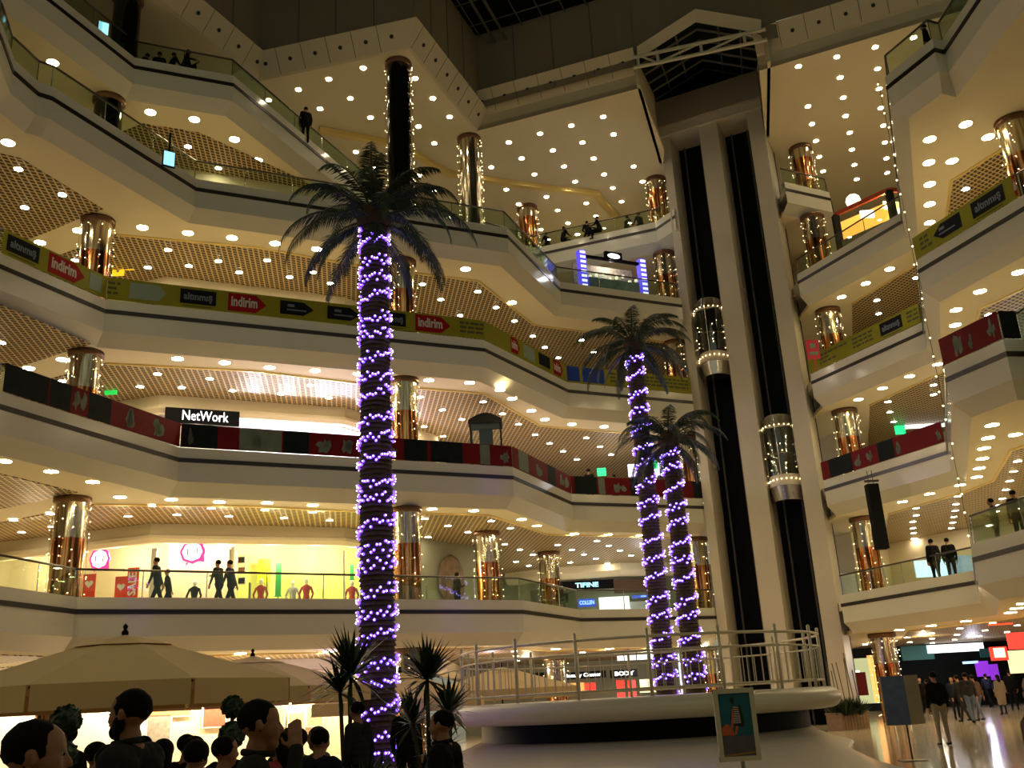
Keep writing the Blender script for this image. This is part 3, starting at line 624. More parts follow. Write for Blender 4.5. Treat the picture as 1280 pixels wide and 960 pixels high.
# shopfront posts and glass
for px in (190, 286, 312, 456):
    p = onwall(pa, pb, px, 6) if px < 450 else Vector((*pb, 6)); bm = mb(); boxab(bm, (-.09 if px == 190 else -.03, -.06, 0), (.09 if px == 190 else .03, .06, 2.75 if px != 312 else 1.5))
    o = link('shopfront_post', bm, M['frame'] if px != 312 else M['darkframe'], None); o.location = (p.x, p.y, z_f)
    tag(o, {190: 'broad pale post at the corner of the pink-sign shopfront', 286: 'slim post between the pink-sign shop and the yellow shop', 312: 'short dark post in front of the yellow shopfront', 456: 'slim post at the far corner of the yellow shopfront'}[px], 'post')
def oval_sign(px, py, y, rx, rz, label):
    p = ony(px, py, y); t = thing('hanging_sign', label, 'sign', p)
    mp = mat('sign_pink', (.8, .05, .35), .4, emit=(.85, .05, .35), es=.7); mw_ = mat('sign_white', (.9, .9, .9), .4, emit=(1, .97, 1), es=1.3)
    bm = mb(); n = 32
    rim = []; 
    for k in range(n):
        a = 2*PI*k/n; r = 1.0+.04*math.cos(8*a); rim.append((rx*r*math.cos(a), rz*r*math.sin(a)))
    lo = [bm.verts.new((x, .04, z)) for x, z in rim]; hi = [bm.verts.new((x, -.04, z)) for x, z in rim]; bm.faces.new(lo); bm.faces.new(hi[::-1])
    for k in range(n): bm.faces.new((lo[k], lo[(k+1) % n], hi[(k+1) % n], hi[k]))
    link('pink_rim', bm, mp, t)
    bm = mb(); vs_ = [bm.verts.new((x*.8, -.055, z*.78)) for x, z in rim]; bm.faces.new(vs_[::-1]); link('white_face', bm, mw_, t)
    bm = mb(); face(bm, [(rx*.35, -.03, -rz*.85), (rx*1.0, -.03, -rz*.95), (rx*.95, -.03, -rz*.3)]); face(bm, [(-rx*.5, -.03, -rz*.9), (-rx*.25, -.03, -rz*.95), (-rx*.5, -.03, -rz*1.25)]); link('speech_tail', bm, mp, t)
    bm = mb()
    for sx in (-.38, .38): boxab(bm, (sx*rx-.015, -.07, -.12), (sx*rx+.015, -.056, .12))
    link('strokes', bm, M['btextd'], t)
    bm = mb(); tube(bm, (0, 0, rz), (0, 0, 7.75-p.z), .008, n=4); link('cord', bm, M['wire'], t)
oval_sign(241, 690, 36.2, .46, .42, 'oval white sign with pink scalloped rim hanging in the shopfront')
oval_sign(125, 699, 36.6, .38, .42, 'round white sign with pink rim hanging left of the oval one')
def poster(px, py, y, w, h, m, label, words=None, heart=False, vert=False, kind='poster'):
    p = ony(px, py, y); t = thing('sale_poster', label, kind, (p.x, p.y, p.z-h/2))
    bm = mb(); boxab(bm, (-w/2, -.02, 0), (w/2, .02, h)); link('board', bm, m, t)
    bm = mb(); boxab(bm, (-.03, .0, z_f-(p.z-h/2)), (.03, .04, .02)); boxab(bm, (-.2, -.12, z_f-(p.z-h/2)), (.2, .12, z_f-(p.z-h/2)+.02)); link('stand', bm, M['rail'], t)
    if heart:
        bm = mb(); pts = []
        for k in range(20):
            a = 2*PI*k/20; pts.append((.016*w/1.1*16*math.sin(a)**3*1.4, -.03, h*.68+.016*w/1.1*(13*math.cos(a)-5*math.cos(2*a)-2*math.cos(3*a)-math.cos(4*a))*1.4))
        face(bm, pts); link('heart', bm, M['white'], t)
    if words:
        mw = Matrix.Translation((0, -.03, h*.5)) @ Matrix.Rotation(PI/2, 4, 'X')
        if vert: mw = mw @ Matrix.Rotation(PI/2, 4, 'Z')
        textmesh(words, (h/len(words)*1.35 if vert else h*.3), M['white'], 'lettering', t, mw, .003, True)
    return t
MR = mat('poster_red', (.80, .06, .02), .5, noise=.08)
poster(111, 737, 36.4, .48, 1.15, MR, 'red sale poster with a white heart beside the left column', heart=True)
poster(151, 741, 36.1, .46, 1.2, MR, 'red sale poster with a white heart, left of the tall SALE one', heart=True)
poster(166, 730, 36.0, .42, 1.2, MR, 'tall red poster reading SALE upwards in the shop window', words='SALE', vert=True)
# mannequins and green boards of the yellow shop
def mannequin(px, py, y, top, bot, label):
    p = ony(px, py, y); t = thing('mannequin', label, 'mannequin', (p.x, p.y, z_f))
    bm = mb(); lathe(bm, [(.16, .75), (.15, .95), (.11, 1.1), (.15, 1.3), (.17, 1.42), (.05, 1.5)], 12); link('top', bm, top, t, True)
    bm = mb()
    for sx in (-.08, .08): tube(bm, (sx*1.2, 0, .05), (sx, 0, .8), .05, .085, 8)
    link('trousers', bm, bot, t, True)
    for sx in (-1, 1): bm = mb(); tube(bm, (sx*.17, 0, 1.4), (sx*.27, -.05, 1.12), .045, .04, 7); tube(bm, (sx*.27, -.05, 1.12), (sx*.2, -.12, .88), .04, .03, 7); link('arm', bm, top, t, True)
    bm = mb(); ball(bm, (0, 0, 1.63), .1, sub=2, sc=(.85, 1, 1.2)); tube(bm, (0, 0, 1.45), (0, 0, 1.6), .045, n=8); link('head', bm, M['white'], t, True)
    bm = mb(); lathe(bm, [(.0, .03), (.22, .03), (.22, 0)], 14); link('base', bm, M['chrome'], t)
mannequin(326, 740, 37.6, M['cred'], M['cjean'], 'mannequin in a red-orange top in the yellow shop window')
mannequin(383, 740, 38.2, M['cred'], M['cred'], 'mannequin in a long red outfit, middle of the yellow shop window')
mannequin(366, 742, 38.6, M['cpale'], M['white'], 'pale mannequin standing left of the one in red')
mannequin(243, 740, 36.9, M['cdark'], M['white'], 'mannequin in dark top and white trousers under the oval sign')
mannequin(440, 742, 39.6, M['cred'], M['cpale'], 'mannequin in a red top beside the tall palm trunk')
G = mat('board_green', (.02, .30, .06), .5); YL = mat('board_lime', (.70, .80, .02), .5)
def board(px, py, y, w, h, m, label, nm='display_board', cat='display board'):
    p = ony(px, py, y); bm = mb(); boxab(bm, (-w/2, -.03, 0), (w/2, .03, h)); boxab(bm, (-w/2-.03, -.04, -.03), (w/2+.03, .04, 0))
    boxab(bm, (-.02, -.02, z_f-(p.z-h/2)), (.02, .02, 0)); o = link(nm, bm, m); o.location = (p.x, p.y, p.z-h/2); return tag(o, label, cat)
board(348, 724, 38.6, .22, 1.3, G, 'tall green display board in the yellow shop'); board(440, 715, 40.2, .16, .6, G, 'small green display board beside the palm trunk')
board(330, 713, 38.6, .5, .9, YL, 'lime yellow display board behind the red-orange mannequin')
for i, (py, c) in enumerate(((700, 'cgrey'), (713, 'cbrown'), (726, 'cnavy'))):
    p = ony(302, py, 38.0); bm = mb(); boxab(bm, (-.16, -.02, -.15), (.16, .02, .15)); boxab(bm, (-.12, -.03, -.11), (.12, -.02, .11), 1); o = link('framed_picture', bm, [M['white'], M[c]]); o.location = p
    tag(o, '%s small picture of three in a column beside the yellow shop' % ('topmost', 'middle', 'lowest')[i], 'picture')
# NetWork sign and the bright shop of the second gallery
s0 = onwall(pa, pb, 205, 12.3, .06); s1 = onwall(pa, pb, 298, 12.3, .06); wS = (s1-s0).length
zc = ony(251, 522, (s0.y+s1.y)/2).z; mw = wallframe((s0.x, s0.y, zc), s1-s0)
t = thing('shop_sign', 'black shop sign with glowing white letters NetWork over the second gallery', 'sign', (s0.x, s0.y, zc)); I = Matrix.Translation((-s0.x, -s0.y, -zc))
bm = mb(); panel(bm, I @ mw, 0, -.30, wS, .30, .12); link('board', bm, M['black'], t)
ME = mat('sign_glow', (.9, .9, .9), .4, emit=(1, 1, 1), es=2.2)
o = textmesh('NetWork', .56, ME, 'lettering', t, Matrix(), .01, False); xs = [v.co.x for v in o.data.vertices]; o.data.transform(I @ mw @ Matrix.Translation((wS*.53, -.0, .13)) @ Matrix.Diagonal((wS*.62/(max(xs)-min(xs)), 1, 1, 1)))
lampwall((s1.to_tuple(), pb), 3, 12.3, 1.0, 170, (.92, .80, 1)); lampwall((pb, pc), 3, 12.3, 1.0, 200, (.85, .70, 1)); lampwall((pa, s1.to_tuple()), 1, 12.3, .9, 60, (1, .85, .6))
# ground-floor shops on the left: lit interiors
lampwall((WL[0], pa), 3, 3.0, 1.0, 480, (.9, .92, 1)); lampwall((pa, pb), 4, 3.1, 1.0, 380, (1, .88, .65)); lampwall((pb, pc), 2, 3.1, 1.0, 330, (1, .9, .7))
def wallprint(px, py, w, h, m, label, ax=None, off=.1):
    a, b = ax or (WB[1], WB[2]); p = onwall(a, b, px, 2, off); zc = ony(px, py, p.y).z; p.z = zc; mw = wallframe((0, 0, 0), (b[0]-a[0], b[1]-a[1]))
    bm = mb(); panel(bm, mw, -w/2, -h/2, w/2, h/2, .03); panel(bm, mw, -w/2+.05, -h/2+.05, w/2-.05, h/2-.05, .04, 1, w0=.03); o = link('wall_poster', bm, [M['white'], m]); o.location = p; tag(o, label, 'poster')
wallprint(268, 893, .9, .95, mat('poster_brick', (.45, .10, .05), .6, noise=.5, nscale=8), 'brick-red poster on the lit ground floor shop wall')
wallprint(114, 918, .9, 1.2, mat('poster_figure', (.30, .26, .20), .6, noise=.7, nscale=6), 'grey figure poster on the lit shop wall beside the parasol pole')
wallprint(210, 888, 1.7, .5, mat('shelf_goods', (.55, .30, .12), .6, noise=.6, nscale=10), 'shelf of small orange goods on the lit shop wall')
for i, px in enumerate((345, 370, 393)): wallprint(px, 895+8*(i % 2), .7, .8, mat('shelf_goods_b', (.55, .38, .2), .6, noise=.6, nscale=12), '%s shelf of small goods in the white-lit shop, third row of parasols' % ('left', 'middle', 'right')[i], (WB[1], WB[2]))
# ------------------------------------------------------------------ far centre: first gallery signs
def farboard(px0, px1, py0, py1, y, m, name, label, text=None, tm=None, cat='sign', ts=.7):
    p0, p1 = ony(px0, py1, y), ony(px1, py0, y); t = thing(name, label, cat, ((p0.x+p1.x)/2, y, p0.z)); w, h = p1.x-p0.x, abs(p1.z-p0.z)
    bm = mb(); boxab(bm, (-w/2, -.06, 0), (w/2, .06, h)); link('board', bm, m, t)
    if text:
        o = textmesh(text, h*ts, tm or ME, 'lettering', t, Matrix(), .01, True); xs = [v.co.x for v in o.data.vertices]
        o.data.transform(Matrix.Translation((0, -.08, h*.5)) @ Matrix.Rotation(PI/2, 4, 'X') @ Matrix.Diagonal((min(1.3, w*.85/(max(xs)-min(xs))), 1, 1, 1)))
    return t
MB_ = mat('sign_blue_box', (.02, .08, .6), .4, emit=(.02, .08, .8), es=.5); MBL = mat('sign_blue_text', (.3, .6, 1), .4, emit=(.35, .55, 1), es=1.5); MCY = mat('sign_cyan_text', (.4, .9, 1), .4, emit=(.35, .85, 1), es=1.4)
MWB = mat('shop_white_glow', (.9, .9, .95), .5, emit=(.95, .95, 1), es=1.3); MRG = mat('sign_red_glow', (.9, .05, .05), .5, emit=(1, .05, .03), es=1.0); MORG = mat('shop_orange_glow', (.9, .4, .1), .5, emit=(1, .45, .12), es=.8)
farboard(700, 767, 724, 739, 54.5, M['black'], 'shop_sign', 'black sign with pale cyan letters at the far end of the first gallery', 'TIFINE', MCY)
farboard(768, 826, 722, 742, 54.4, M['cbrown'], 'shop_sign', 'brown chequered sign right of the black sign, far first gallery')
farboard(723, 744, 748, 759, 53.8, MB_, 'shop_sign', 'small blue box sign under the black sign on the first gallery', 'COLLEN', MBL)
farboard(790, 818, 743, 748, 54.2, MB_, 'shop_sign', 'thin light-blue sign strip over the white shop window', 'GÜN', MBL)
farboard(750, 786, 745, 768, 55.6, MWB, 'lit_shop_window', 'bright white lit shop window at the far end of the first gallery', cat='shop window')
farboard(788, 830, 750, 770, 55.7, M['shopwhite'], 'lit_shop_window', 'pale grey shop window beside the bright white one', cat='shop window')
farboard(664, 700, 736, 760, 54.0, M['bdark'], 'lit_shop_window', 'dark shop window behind the column on the first gallery', cat='shop window')
lamp('POINT', (6.5, 51, 6.6), 110, (.9, .92, 1), .1); lamp('POINT', (1.5, 51, 6.6), 70, (1, .9, .7), .1)
# bulkhead (curved canopy) over those signs
bm = mb(); sweep(bm, [(-1, 55.5), (1.5, 54.2), (5.4, 53.6), (9.0, 54.8)], [(.2, 8.59), (0, 8.59), (0, 8.2), (.25, 7.95), (.5, 7.9)]); struct('trim_far_canopy', bm, M['plaster'])
# painted wall panel right of the palm on the first gallery
solid_wall('wall_mural', [(-4.5, 41.8), (-1.7, 45.5)], z_f, 8.59, M['greywall'])
o = ony(548, 728, 43.2); bm = mb(); ball(bm, (0, 0, 0), .9, sub=2, sc=(1, .03, 1.25)); m_ = link('wall_mural_plate', bm, mat('mural_paint', (.22, .14, .08), .6, noise=.8, nscale=3), None, True); m_.location = (-3.15, 43.3, 6.9); m_.rotation_euler = (0, 0, math.radians(53)); m_['kind'] = 'structure'
# ground floor, far centre
farboard(655, 705, 839, 852, 50.5, M['black'], 'shop_sign', 'black sign left of the words Beauty Center on the ground floor')
farboard(700, 757, 838, 850, 50.4, M['black'], 'shop_sign', 'black sign with white letters reading Beauty Center', 'Beauty Center')
farboard(763, 797, 836, 848, 50.3, M['black'], 'shop_sign', 'black sign with white letters BODY right of the Beauty Center sign', 'BODY')
farboard(772, 822, 808, 826, 51.5, MWB, 'lit_shop_window', 'bright blue-white lit fascia above the BODY sign', cat='shop window')
farboard(706, 730, 853, 866, 51.5, MORG, 'lit_shop_window', 'orange lit shelves under the Beauty Center sign', cat='shop window')
farboard(731, 745, 853, 868, 51.4, MRG, 'lit_shop_window', 'red lit panel under the end of the Beauty Center sign', cat='shop window')
farboard(772, 780, 850, 872, 51.3, MRG, 'lit_shop_window', 'left one of two red lit pillars under the BODY sign', cat='shop window')
farboard(786, 794, 850, 872, 51.3, MRG, 'lit_shop_window', 'right one of two red lit pillars under the BODY sign', cat='shop window')
farboard(800, 826, 848, 866, 51.6, mat('shop_warm_glow', (.9, .8, .4), .5, emit=(1, .85, .5), es=.9), 'lit_shop_window', 'pale yellow lit window right of the red pillars', cat='shop window')
farboard(560, 700, 866, 874, 48.5, MWB, 'lit_shop_window', 'long white lit counter seen behind the stage railing', cat='shop window')
farboard(852, 874, 806, 870, 53.0, mat('shop_cool_glow', (.7, .8, .9), .5, emit=(.7, .85, 1), es=.7), 'lit_shop_window', 'tall cool-lit shop window behind the slim palm', cat='shop window')
lamp('POINT', (0, 48, 3.0), 110, (1, .8, .5), .1); lamp('POINT', (6, 49, 3.0), 160, (.9, .9, 1), .1)
# ------------------------------------------------------------------ ground floor, right: corridor
solid_wall('wall_corridor_end', [(13, 61), (36, 61)], 0, 3.6, M['bdark'])
farboard(1160, 1228, 803, 817, 58.5, MWB, 'shop_sign', 'wide blue-white glowing sign at the end of the right corridor', cat='sign')
farboard(1128, 1165, 806, 826, 58.6, mat('teal_panel', (.02, .16, .15), .5), 'shop_sign', 'teal panel left of the glowing corridor sign')
farboard(1226, 1240, 810, 822, 58.4, mat('teal_panel', (.02, .16, .15), .5), 'shop_sign', 'small teal panel right of the glowing corridor sign')
farboard(1204, 1222, 826, 830, 57, MBL, 'shop_sign', 'thin blue light strip under the corridor sign')
t = farboard(1240, 1257, 808, 826, 36, MRG, 'shop_sign', 'square red-rimmed glowing sign over the crowd on the right'); 
bm = mb(); boxab(bm, (-.2, -.1, .1), (.18, -.07, .42)); link('pale_face', bm, mat('sign_cream', (1, .9, .6), .5, emit=(1, .85, .5), es=1.6), t)
farboard(1262, 1282, 790, 812, 35, MRG, 'shop_sign', 'red glowing shop sign at the right edge of the corridor')
farboard(1264, 1290, 812, 842, 36, mat('shop_warm_glow', (.9, .8, .4), .5), 'lit_shop_window', 'cream lit shop window at the right edge of the corridor', cat='shop window')
t = farboard(1236, 1262, 766, 782, 40, mat('lantern_red', (.9, .05, .02), .5, emit=(1, .07, .02), es=1.6), 'hanging_banner', 'glowing red hanging banner under the corridor ceiling', cat='banner')
bx = [(1062, 1074, 838, 855, MWB, 'small white lit window between lift tower and column'), (1074, 1092, 822, 880, mat('shop_pale_green', (.5, .6, .35), .6, emit=(.8, .9, .5), es=.4), 'pale green lit shop front right of the lift tower'), (1093, 1108, 818, 878, MORG, 'orange lit shop front behind the ground floor column'), (1222, 1234, 826, 846, mat('violet_glow', (.4, .05, .9), .5, emit=(.35, .04, 1), es=.35), 'violet lit doorway at the corridor end'), (1240, 1246, 830, 850, mat('violet_glow', (.4, .05, .9), .5), 'slim violet lit strip right of the violet doorway')]
for x0, x1, y0, y1, m, lb in bx: farboard(x0, x1, y0, y1, 54 if x0 < 1200 else 57, m, 'lit_shop_window', lb, cat='shop window')
farboard(1066, 1081, 840, 870, 47.5, mat('red_cloth', (.25, .01, .01), .7), 'hanging_banner', 'dark red upright banner between the lift tower and column', cat='banner')
lamp('POINT', (24, 54, 2.5), 130, (.75, .8, 1), .15); lamp('POINT', (19, 48, 3.0), 120, (1, .8, .5), .1); lamp('POINT', (21, 36, 3.1), 90, (1, .4, .25), .1); lamp('POINT', (26, 44, 3.1), 120, (1, .6, .4), .1)
lamp('POINT', (21.5, 38, 11.6), 60, (.8, .85, 1), .1)
farboard(1132, 1180, 526, 536, 46.3, MWB, 'shop_sign', 'long white glowing sign seen over the red banner, right wing'); farboard(1120, 1130, 532, 543, 46.2, mat('exit_green', (.02, .6, .2), .5, emit=(.02, .8, .25), es=1.2), 'exit_sign', 'small green glowing sign left of the long white one')
farboard(1146, 1184, 699, 722, 44.0, mat('shop_blue_glow', (.6, .8, 1), .5, emit=(.55, .8, 1), es=1.1), 'lit_shop_window', 'blue-white lit shop window behind the people on the first gallery, right wing', cat='shop window')
farboard(1186, 1212, 694, 720, 43.6, mat('shop_blue_dim', (.3, .45, .6), .5, noise=.8, nscale=2, emit=(.3, .5, .8), es=.3), 'lit_shop_window', 'dim blue shop window right of the blue-white one, right wing', cat='shop window')
farboard(1053, 1068, 716, 750, 47.0, M['shopwhite'], 'lit_shop_window', 'pale shop window between lift tower and column on the first gallery', cat='shop window')
lamp('POINT', (-7, 35.5, 2.9), 90, (.75, .65, 1), .1); lamp('POINT', (-1.5, 41, 2.9), 70, (.85, .7, 1), .1)
# second gallery centre: bright sign, booth
farboard(786, 838, 578, 596, 45.4, mat('sign_violet_white', (.8, .8, 1), .5, emit=(.75, .75, 1), es=1.8), 'shop_sign', 'bright violet-white glowing screen behind the slim palms'); farboard(747, 757, 585, 595, 45.3, mat('exit_green', (.02, .6, .2), .5), 'exit_sign', 'small green glowing sign beside the violet-white screen')
farboard(812, 821, 576, 586, 45.2, mat('exit_green', (.02, .6, .2), .5), 'exit_sign', 'green glowing sign between the slim palm trunks')
farboard(839, 852, 572, 604, 45.5, M['shopwhite'], 'wall_panel', 'plain pale panel behind the slim palms', cat='panel')
lamp('POINT', (5.0, 47.5, 11.6), 60, (.8, .8, 1), .1)
# ------------------------------------------------------------------ palms
def copy_part(src, parent, loc=(0, 0, 0), rot=(0, 0, 0), sc=1.):
    o = src.copy(); C.objects.link(o); o.parent = parent; o.location = loc; o.rotation_euler = rot; o.scale = (sc, sc, sc); return o
def frond_mesh(e0, droop, L, seed):
    rnd = random.Random(seed); bm = mb(); n = 30; p = Vector((0, 0, 0)); pts = [p.copy()]; dirs = []
    yaw = 0
    for i in range(n):
        s = (i+.5)/n; th = e0-droop*(s**1.25); yaw += rnd.uniform(-.02, .02)
        d = Vector((math.cos(th)*math.cos(yaw), math.cos(th)*math.sin(yaw), math.sin(th))); dirs.append(d); p = p+d*L/n; pts.append(p.copy())
    for i in range(n): tube(bm, pts[i], pts[i+1], .022*(1-i/n)+.005, .022*(1-(i+1)/n)+.005, 4, mi=0, cap=False)
    for i in range(3, n):
        s = i/n; l = .33*math.sin(PI*(.16+.78*s))*rnd.uniform(.85, 1.1)
        d = dirs[min(i, n-1)]
        for k in (0, .5):
            q = pts[i]+d*(L/n*k)
            for sgn in (-1, 1):
                side = Vector((-d.y, d.x, 0)); side = side.normalized() if side.length > .01 else Vector((0, 1, 0))
                lf = (side*sgn*.75+d*.55+Vector((0, 0, -.25-.35*s+rnd.uniform(-.25, .25)))).normalized()
                w = d*.016
                m1 = q+lf*l*.5; m2 = q+lf*l+Vector((0, 0, -.10*l-.02))
                f = bm.faces.new([bm.verts.new(v) for v in (q-w*.6, m1-w, m2, m1+w, q+w*.6)]); f.material_index = 0
    me = bpy.data.meshes.new('frond'); bm.to_mesh(me); bm.free(); me.materials.append(M['leaf']); return me
FR = [frond_mesh(math.radians(a), math.radians(dr), L, i) for i, (a, dr, L) in enumerate([(64, 100, 1.7), (54, 118, 2.1), (42, 118, 2.25), (26, 112, 2.3), (12, 105, 2.3), (-4, 88, 2.1), (-22, 64, 1.8)])]
def palm(x, y, hz, r, label, sc, nf, seed):
    rnd = random.Random(seed); t = thing('palm_tree', label, 'palm tree', (x, y, 0))
    bm = mb(); pr = []; z = 0; i = 0
    while z < hz:
        rr = r*(1.12-.25*z/hz); pr += [(rr*1.05, z), (rr*.92, z+.09)]; z += .10
    pr += [(r*.95, hz), (r*1.25, hz+.25), (r*.9, hz+.5), (.05, hz+.62)]
    lathe(bm, pr, 16)
    for v in bm.verts: v.co.x += rnd.uniform(-.015, .015); v.co.y += rnd.uniform(-.015, .015)
    link('trunk', bm, M['trunk'], t, False)
    for k in range(nf):
        f = k/(nf-1); kind = min(6, int(f*7)); az = k*2.39996+rnd.uniform(-.2, .2)
        o = bpy.data.objects.new('frond', FR[kind]); C.objects.link(o); o.parent = t
        o.location = (.12*math.cos(az)*sc, .12*math.sin(az)*sc, hz+.5-.45*f); o.rotation_euler = (rnd.uniform(-.12, .12), rnd.uniform(-.1, .1), az); s_ = sc*rnd.uniform(.86, 1.06); o.scale = (s_,)*3
    return t
def bulb_mesh(s):
    bm = mb(); ball(bm, (0, 0, 0), .036*s, 0, sub=1); ball(bm, (.032*s, 0, 0), .0145*s, 1, sub=1)  # outer violet ball imitates the halo of light round the white bulb
    me = bpy.data.meshes.new('bulb'); bm.to_mesh(me); bm.free(); me.materials.append(M['bluehalo']); me.materials.append(M['bluecore']); return me
def wrap(x, y, z0, z1, hz, r, pitch, per, s, label, seed):
    rnd = random.Random(seed); t = thing('string_lights', label, 'string lights', (x, y, z0)); bm = mb(); pos = []
    n = int((z1-z0)/pitch*per); last = None
    for k in range(n):
        a = 2*PI*k/per; z = z0+pitch*k/per; rr = r*(1.12-.25*z/hz)*1.06
        zz = z+.055*math.sin(k*1.9)+rnd.uniform(-.085, .085)+.06*math.sin(a*.37)
        p = Vector((rr*math.cos(a), rr*math.sin(a), zz-z0)); pos.append((p*1.0+Vector((math.cos(a), math.sin(a), 0))*.02, a))
        if last is not None and k % 2 == 0: tube(bm, last, p, .006, n=3, cap=False)
        if k % 2 == 0: last = p
    link('cable', bm, M['wire'], t)
    me = bulb_mesh(s); face_a = math.atan2(-y, -x)
    vis = sorted(range(n), key=lambda k: (-(math.cos(pos[k][1]-face_a) > .25), rnd.random()))
    for k in vis[:100]:
        o = bpy.data.objects.new('bulb', me); C.objects.link(o); o.parent = t; o.location = pos[k][0]; o.rotation_euler = (0, 0, pos[k][1])
    bm = mb()
    for k in vis[100:]:
        p, a = pos[k]; c = Vector((math.cos(a), math.sin(a), 0)); ball(bm, p, .036*s, 0, sub=1); ball(bm, p+c*.032*s, .0145*s, 1, sub=1)
    o = link('bulbs', bm, [M['bluehalo'], M['bluecore']], t); o['kind'] = 'stuff'
P1 = ony(473, 930, 20); H1 = ony(477, 285, 20).z
palm(P1.x, 20, H1, .34, 'tallest palm tree in the foreground with wide dark crown', 1.16, 38, 3)
wrap(P1.x, 20, .3, H1-.05, H1, .34, .46, 40, 1.0, 'violet string lights spiralling up the tallest foreground palm trunk', 5)
P2_ = ony(833, 860, 31.5); H2 = ony(794, 440, 31.5).z
palm(P2_.x, 31.5, H2, .30, 'taller of the two slim palms behind the stage railing', 1.1, 34, 8)
wrap(P2_.x, 31.5, 1.6, H2-.05, H2, .30, .62, 30, 1.25, 'violet string lights on the taller slim palm behind the stage', 9)
P3_ = ony(869, 858, 30.5); H3 = ony(838, 560, 30.5).z
palm(P3_.x, 30.5, H3, .30, 'shorter of the two slim palms behind the stage railing', 1.0, 34, 12)
wrap(P3_.x, 30.5, 1.6, H3-.05, H3, .30, .58, 30, 1.25, 'violet string lights on the shorter slim palm behind the stage', 14)
# spiky potted plants either side of the tall palm
def blade_burst(bm, c, n, l, rnd, emin=-30, mi=0):
    for k in range(n):
        az = rnd.uniform(0, 2*PI); el = math.radians(rnd.triangular(emin, 88, 45)); d = Vector((math.cos(az)*math.cos(el), math.sin(az)*math.cos(el), math.sin(el)))
        ll = l*rnd.uniform(.75, 1.15); s = Vector((-math.sin(az), math.cos(az), 0))*.028; m1 = Vector(c)+d*ll*.5; m2 = Vector(c)+d*ll+Vector((0, 0, -.12*ll))
        f = bm.faces.new([bm.verts.new(v) for v in (Vector(c)-s*.5, m1-s, m2, m1+s, Vector(c)+s*.5)]); f.material_index = mi
def yucca(px, py, y, label, heads, seed):
    rnd = random.Random(seed); p = ony(px, py, y); t = thing('potted_yucca', label, 'potted plant', (p.x, y, 0))
    bm = mb(); lathe(bm, [(.0, 0), (.24, 0), (.32, .5), (.28, .5), (.27, .46), (0, .46)], 18); link('pot', bm, M['wood'], t, True)
    for dx_, dz, n, l in heads:
        h = p.z+dz; bm = mb(); tube(bm, (dx_*.3, rnd.uniform(-.05, .05), .45), (dx_, 0, h), .035, .025, 7); link('stem', bm, M['trunk'], t, True)
        bm = mb(); blade_burst(bm, (dx_, 0, h), n, l, rnd, -50); link('leaves', bm, M['leaf2'], t)
yucca(436, 845, 14, 'spiky yucca left of the tall palm trunk', [(.03, 0, 110, .78), (-.12, -.22, 50, .6)], 21)
yucca(534, 850, 13.6, 'spiky yucca right of the tall palm trunk, in front of the railing', [(0, 0, 100, .72), (.28, -.45, 60, .6), (-.2, -.55, 50, .55), (.15, -.95, 55, .5)], 22)
for i, (px, y, w) in enumerate(((418, 15, 1.1), (500, 17, 1.0), (470, 12.5, .9))):
    p = ony(px, 930, y); t = thing('leafy_planter', 'low dark leafy planting %s' % ('left of the tall palm base', 'right of the tall palm base', 'in front of the tall palm base')[i], 'planter', (p.x, y, 0))
    bm = mb(); boxab(bm, (-w*.7, -.3, 0), (w*.7, .3, .45)); boxab(bm, (-w*.7-.03, -.33, .42), (w*.7+.03, .33, .47)); link('trough', bm, M['wood'], t)
    bm = mb(); rnd = random.Random(i)
    for k in range(7): blade_burst(bm, (rnd.uniform(-w*.6, w*.6), rnd.uniform(-.2, .2), .46), 26, .62, rnd, 10)
    link('leaves', bm, M['leaf2'], t)
# planter with a dark shrub beside the lift tower
p = onz(1062, 912, 0); t = thing('wooden_planter', 'slatted wooden planter with a dark shrub at the foot of the lift tower', 'planter', (p.x, p.y, 0))
bm = mb()
for k in range(9): boxab(bm, (-.9+k*.2, -.32, 0), (-.72+k*.2, .32, .62))
boxab(bm, (-.92, -.34, .56), (.92, .34, .62)); bm.transform(Matrix.Rotation(math.radians(40), 4, 'Z')); link('box', bm, mat('planter_wood', (.22, .13, .06), .6, noise=.3, nscale=8), t)
bm = mb(); rnd = random.Random(4)
for k in range(16): blade_burst(bm, (rnd.uniform(-.8, .5), rnd.uniform(-.7, .5), .5), 60, .75, rnd, 0)
link('shrub', bm, M['leaf2'], t)
bm = mb()
for k in range(9): tube(bm, (-.7+.16*k, .2, .6), (-.75+.16*k+rnd.uniform(-.1, .1), .3, 2.3+rnd.uniform(-.3, .5)), .02, n=5)
link('bamboo_canes', bm, mat('bamboo', (.12, .10, .04), .6), t)
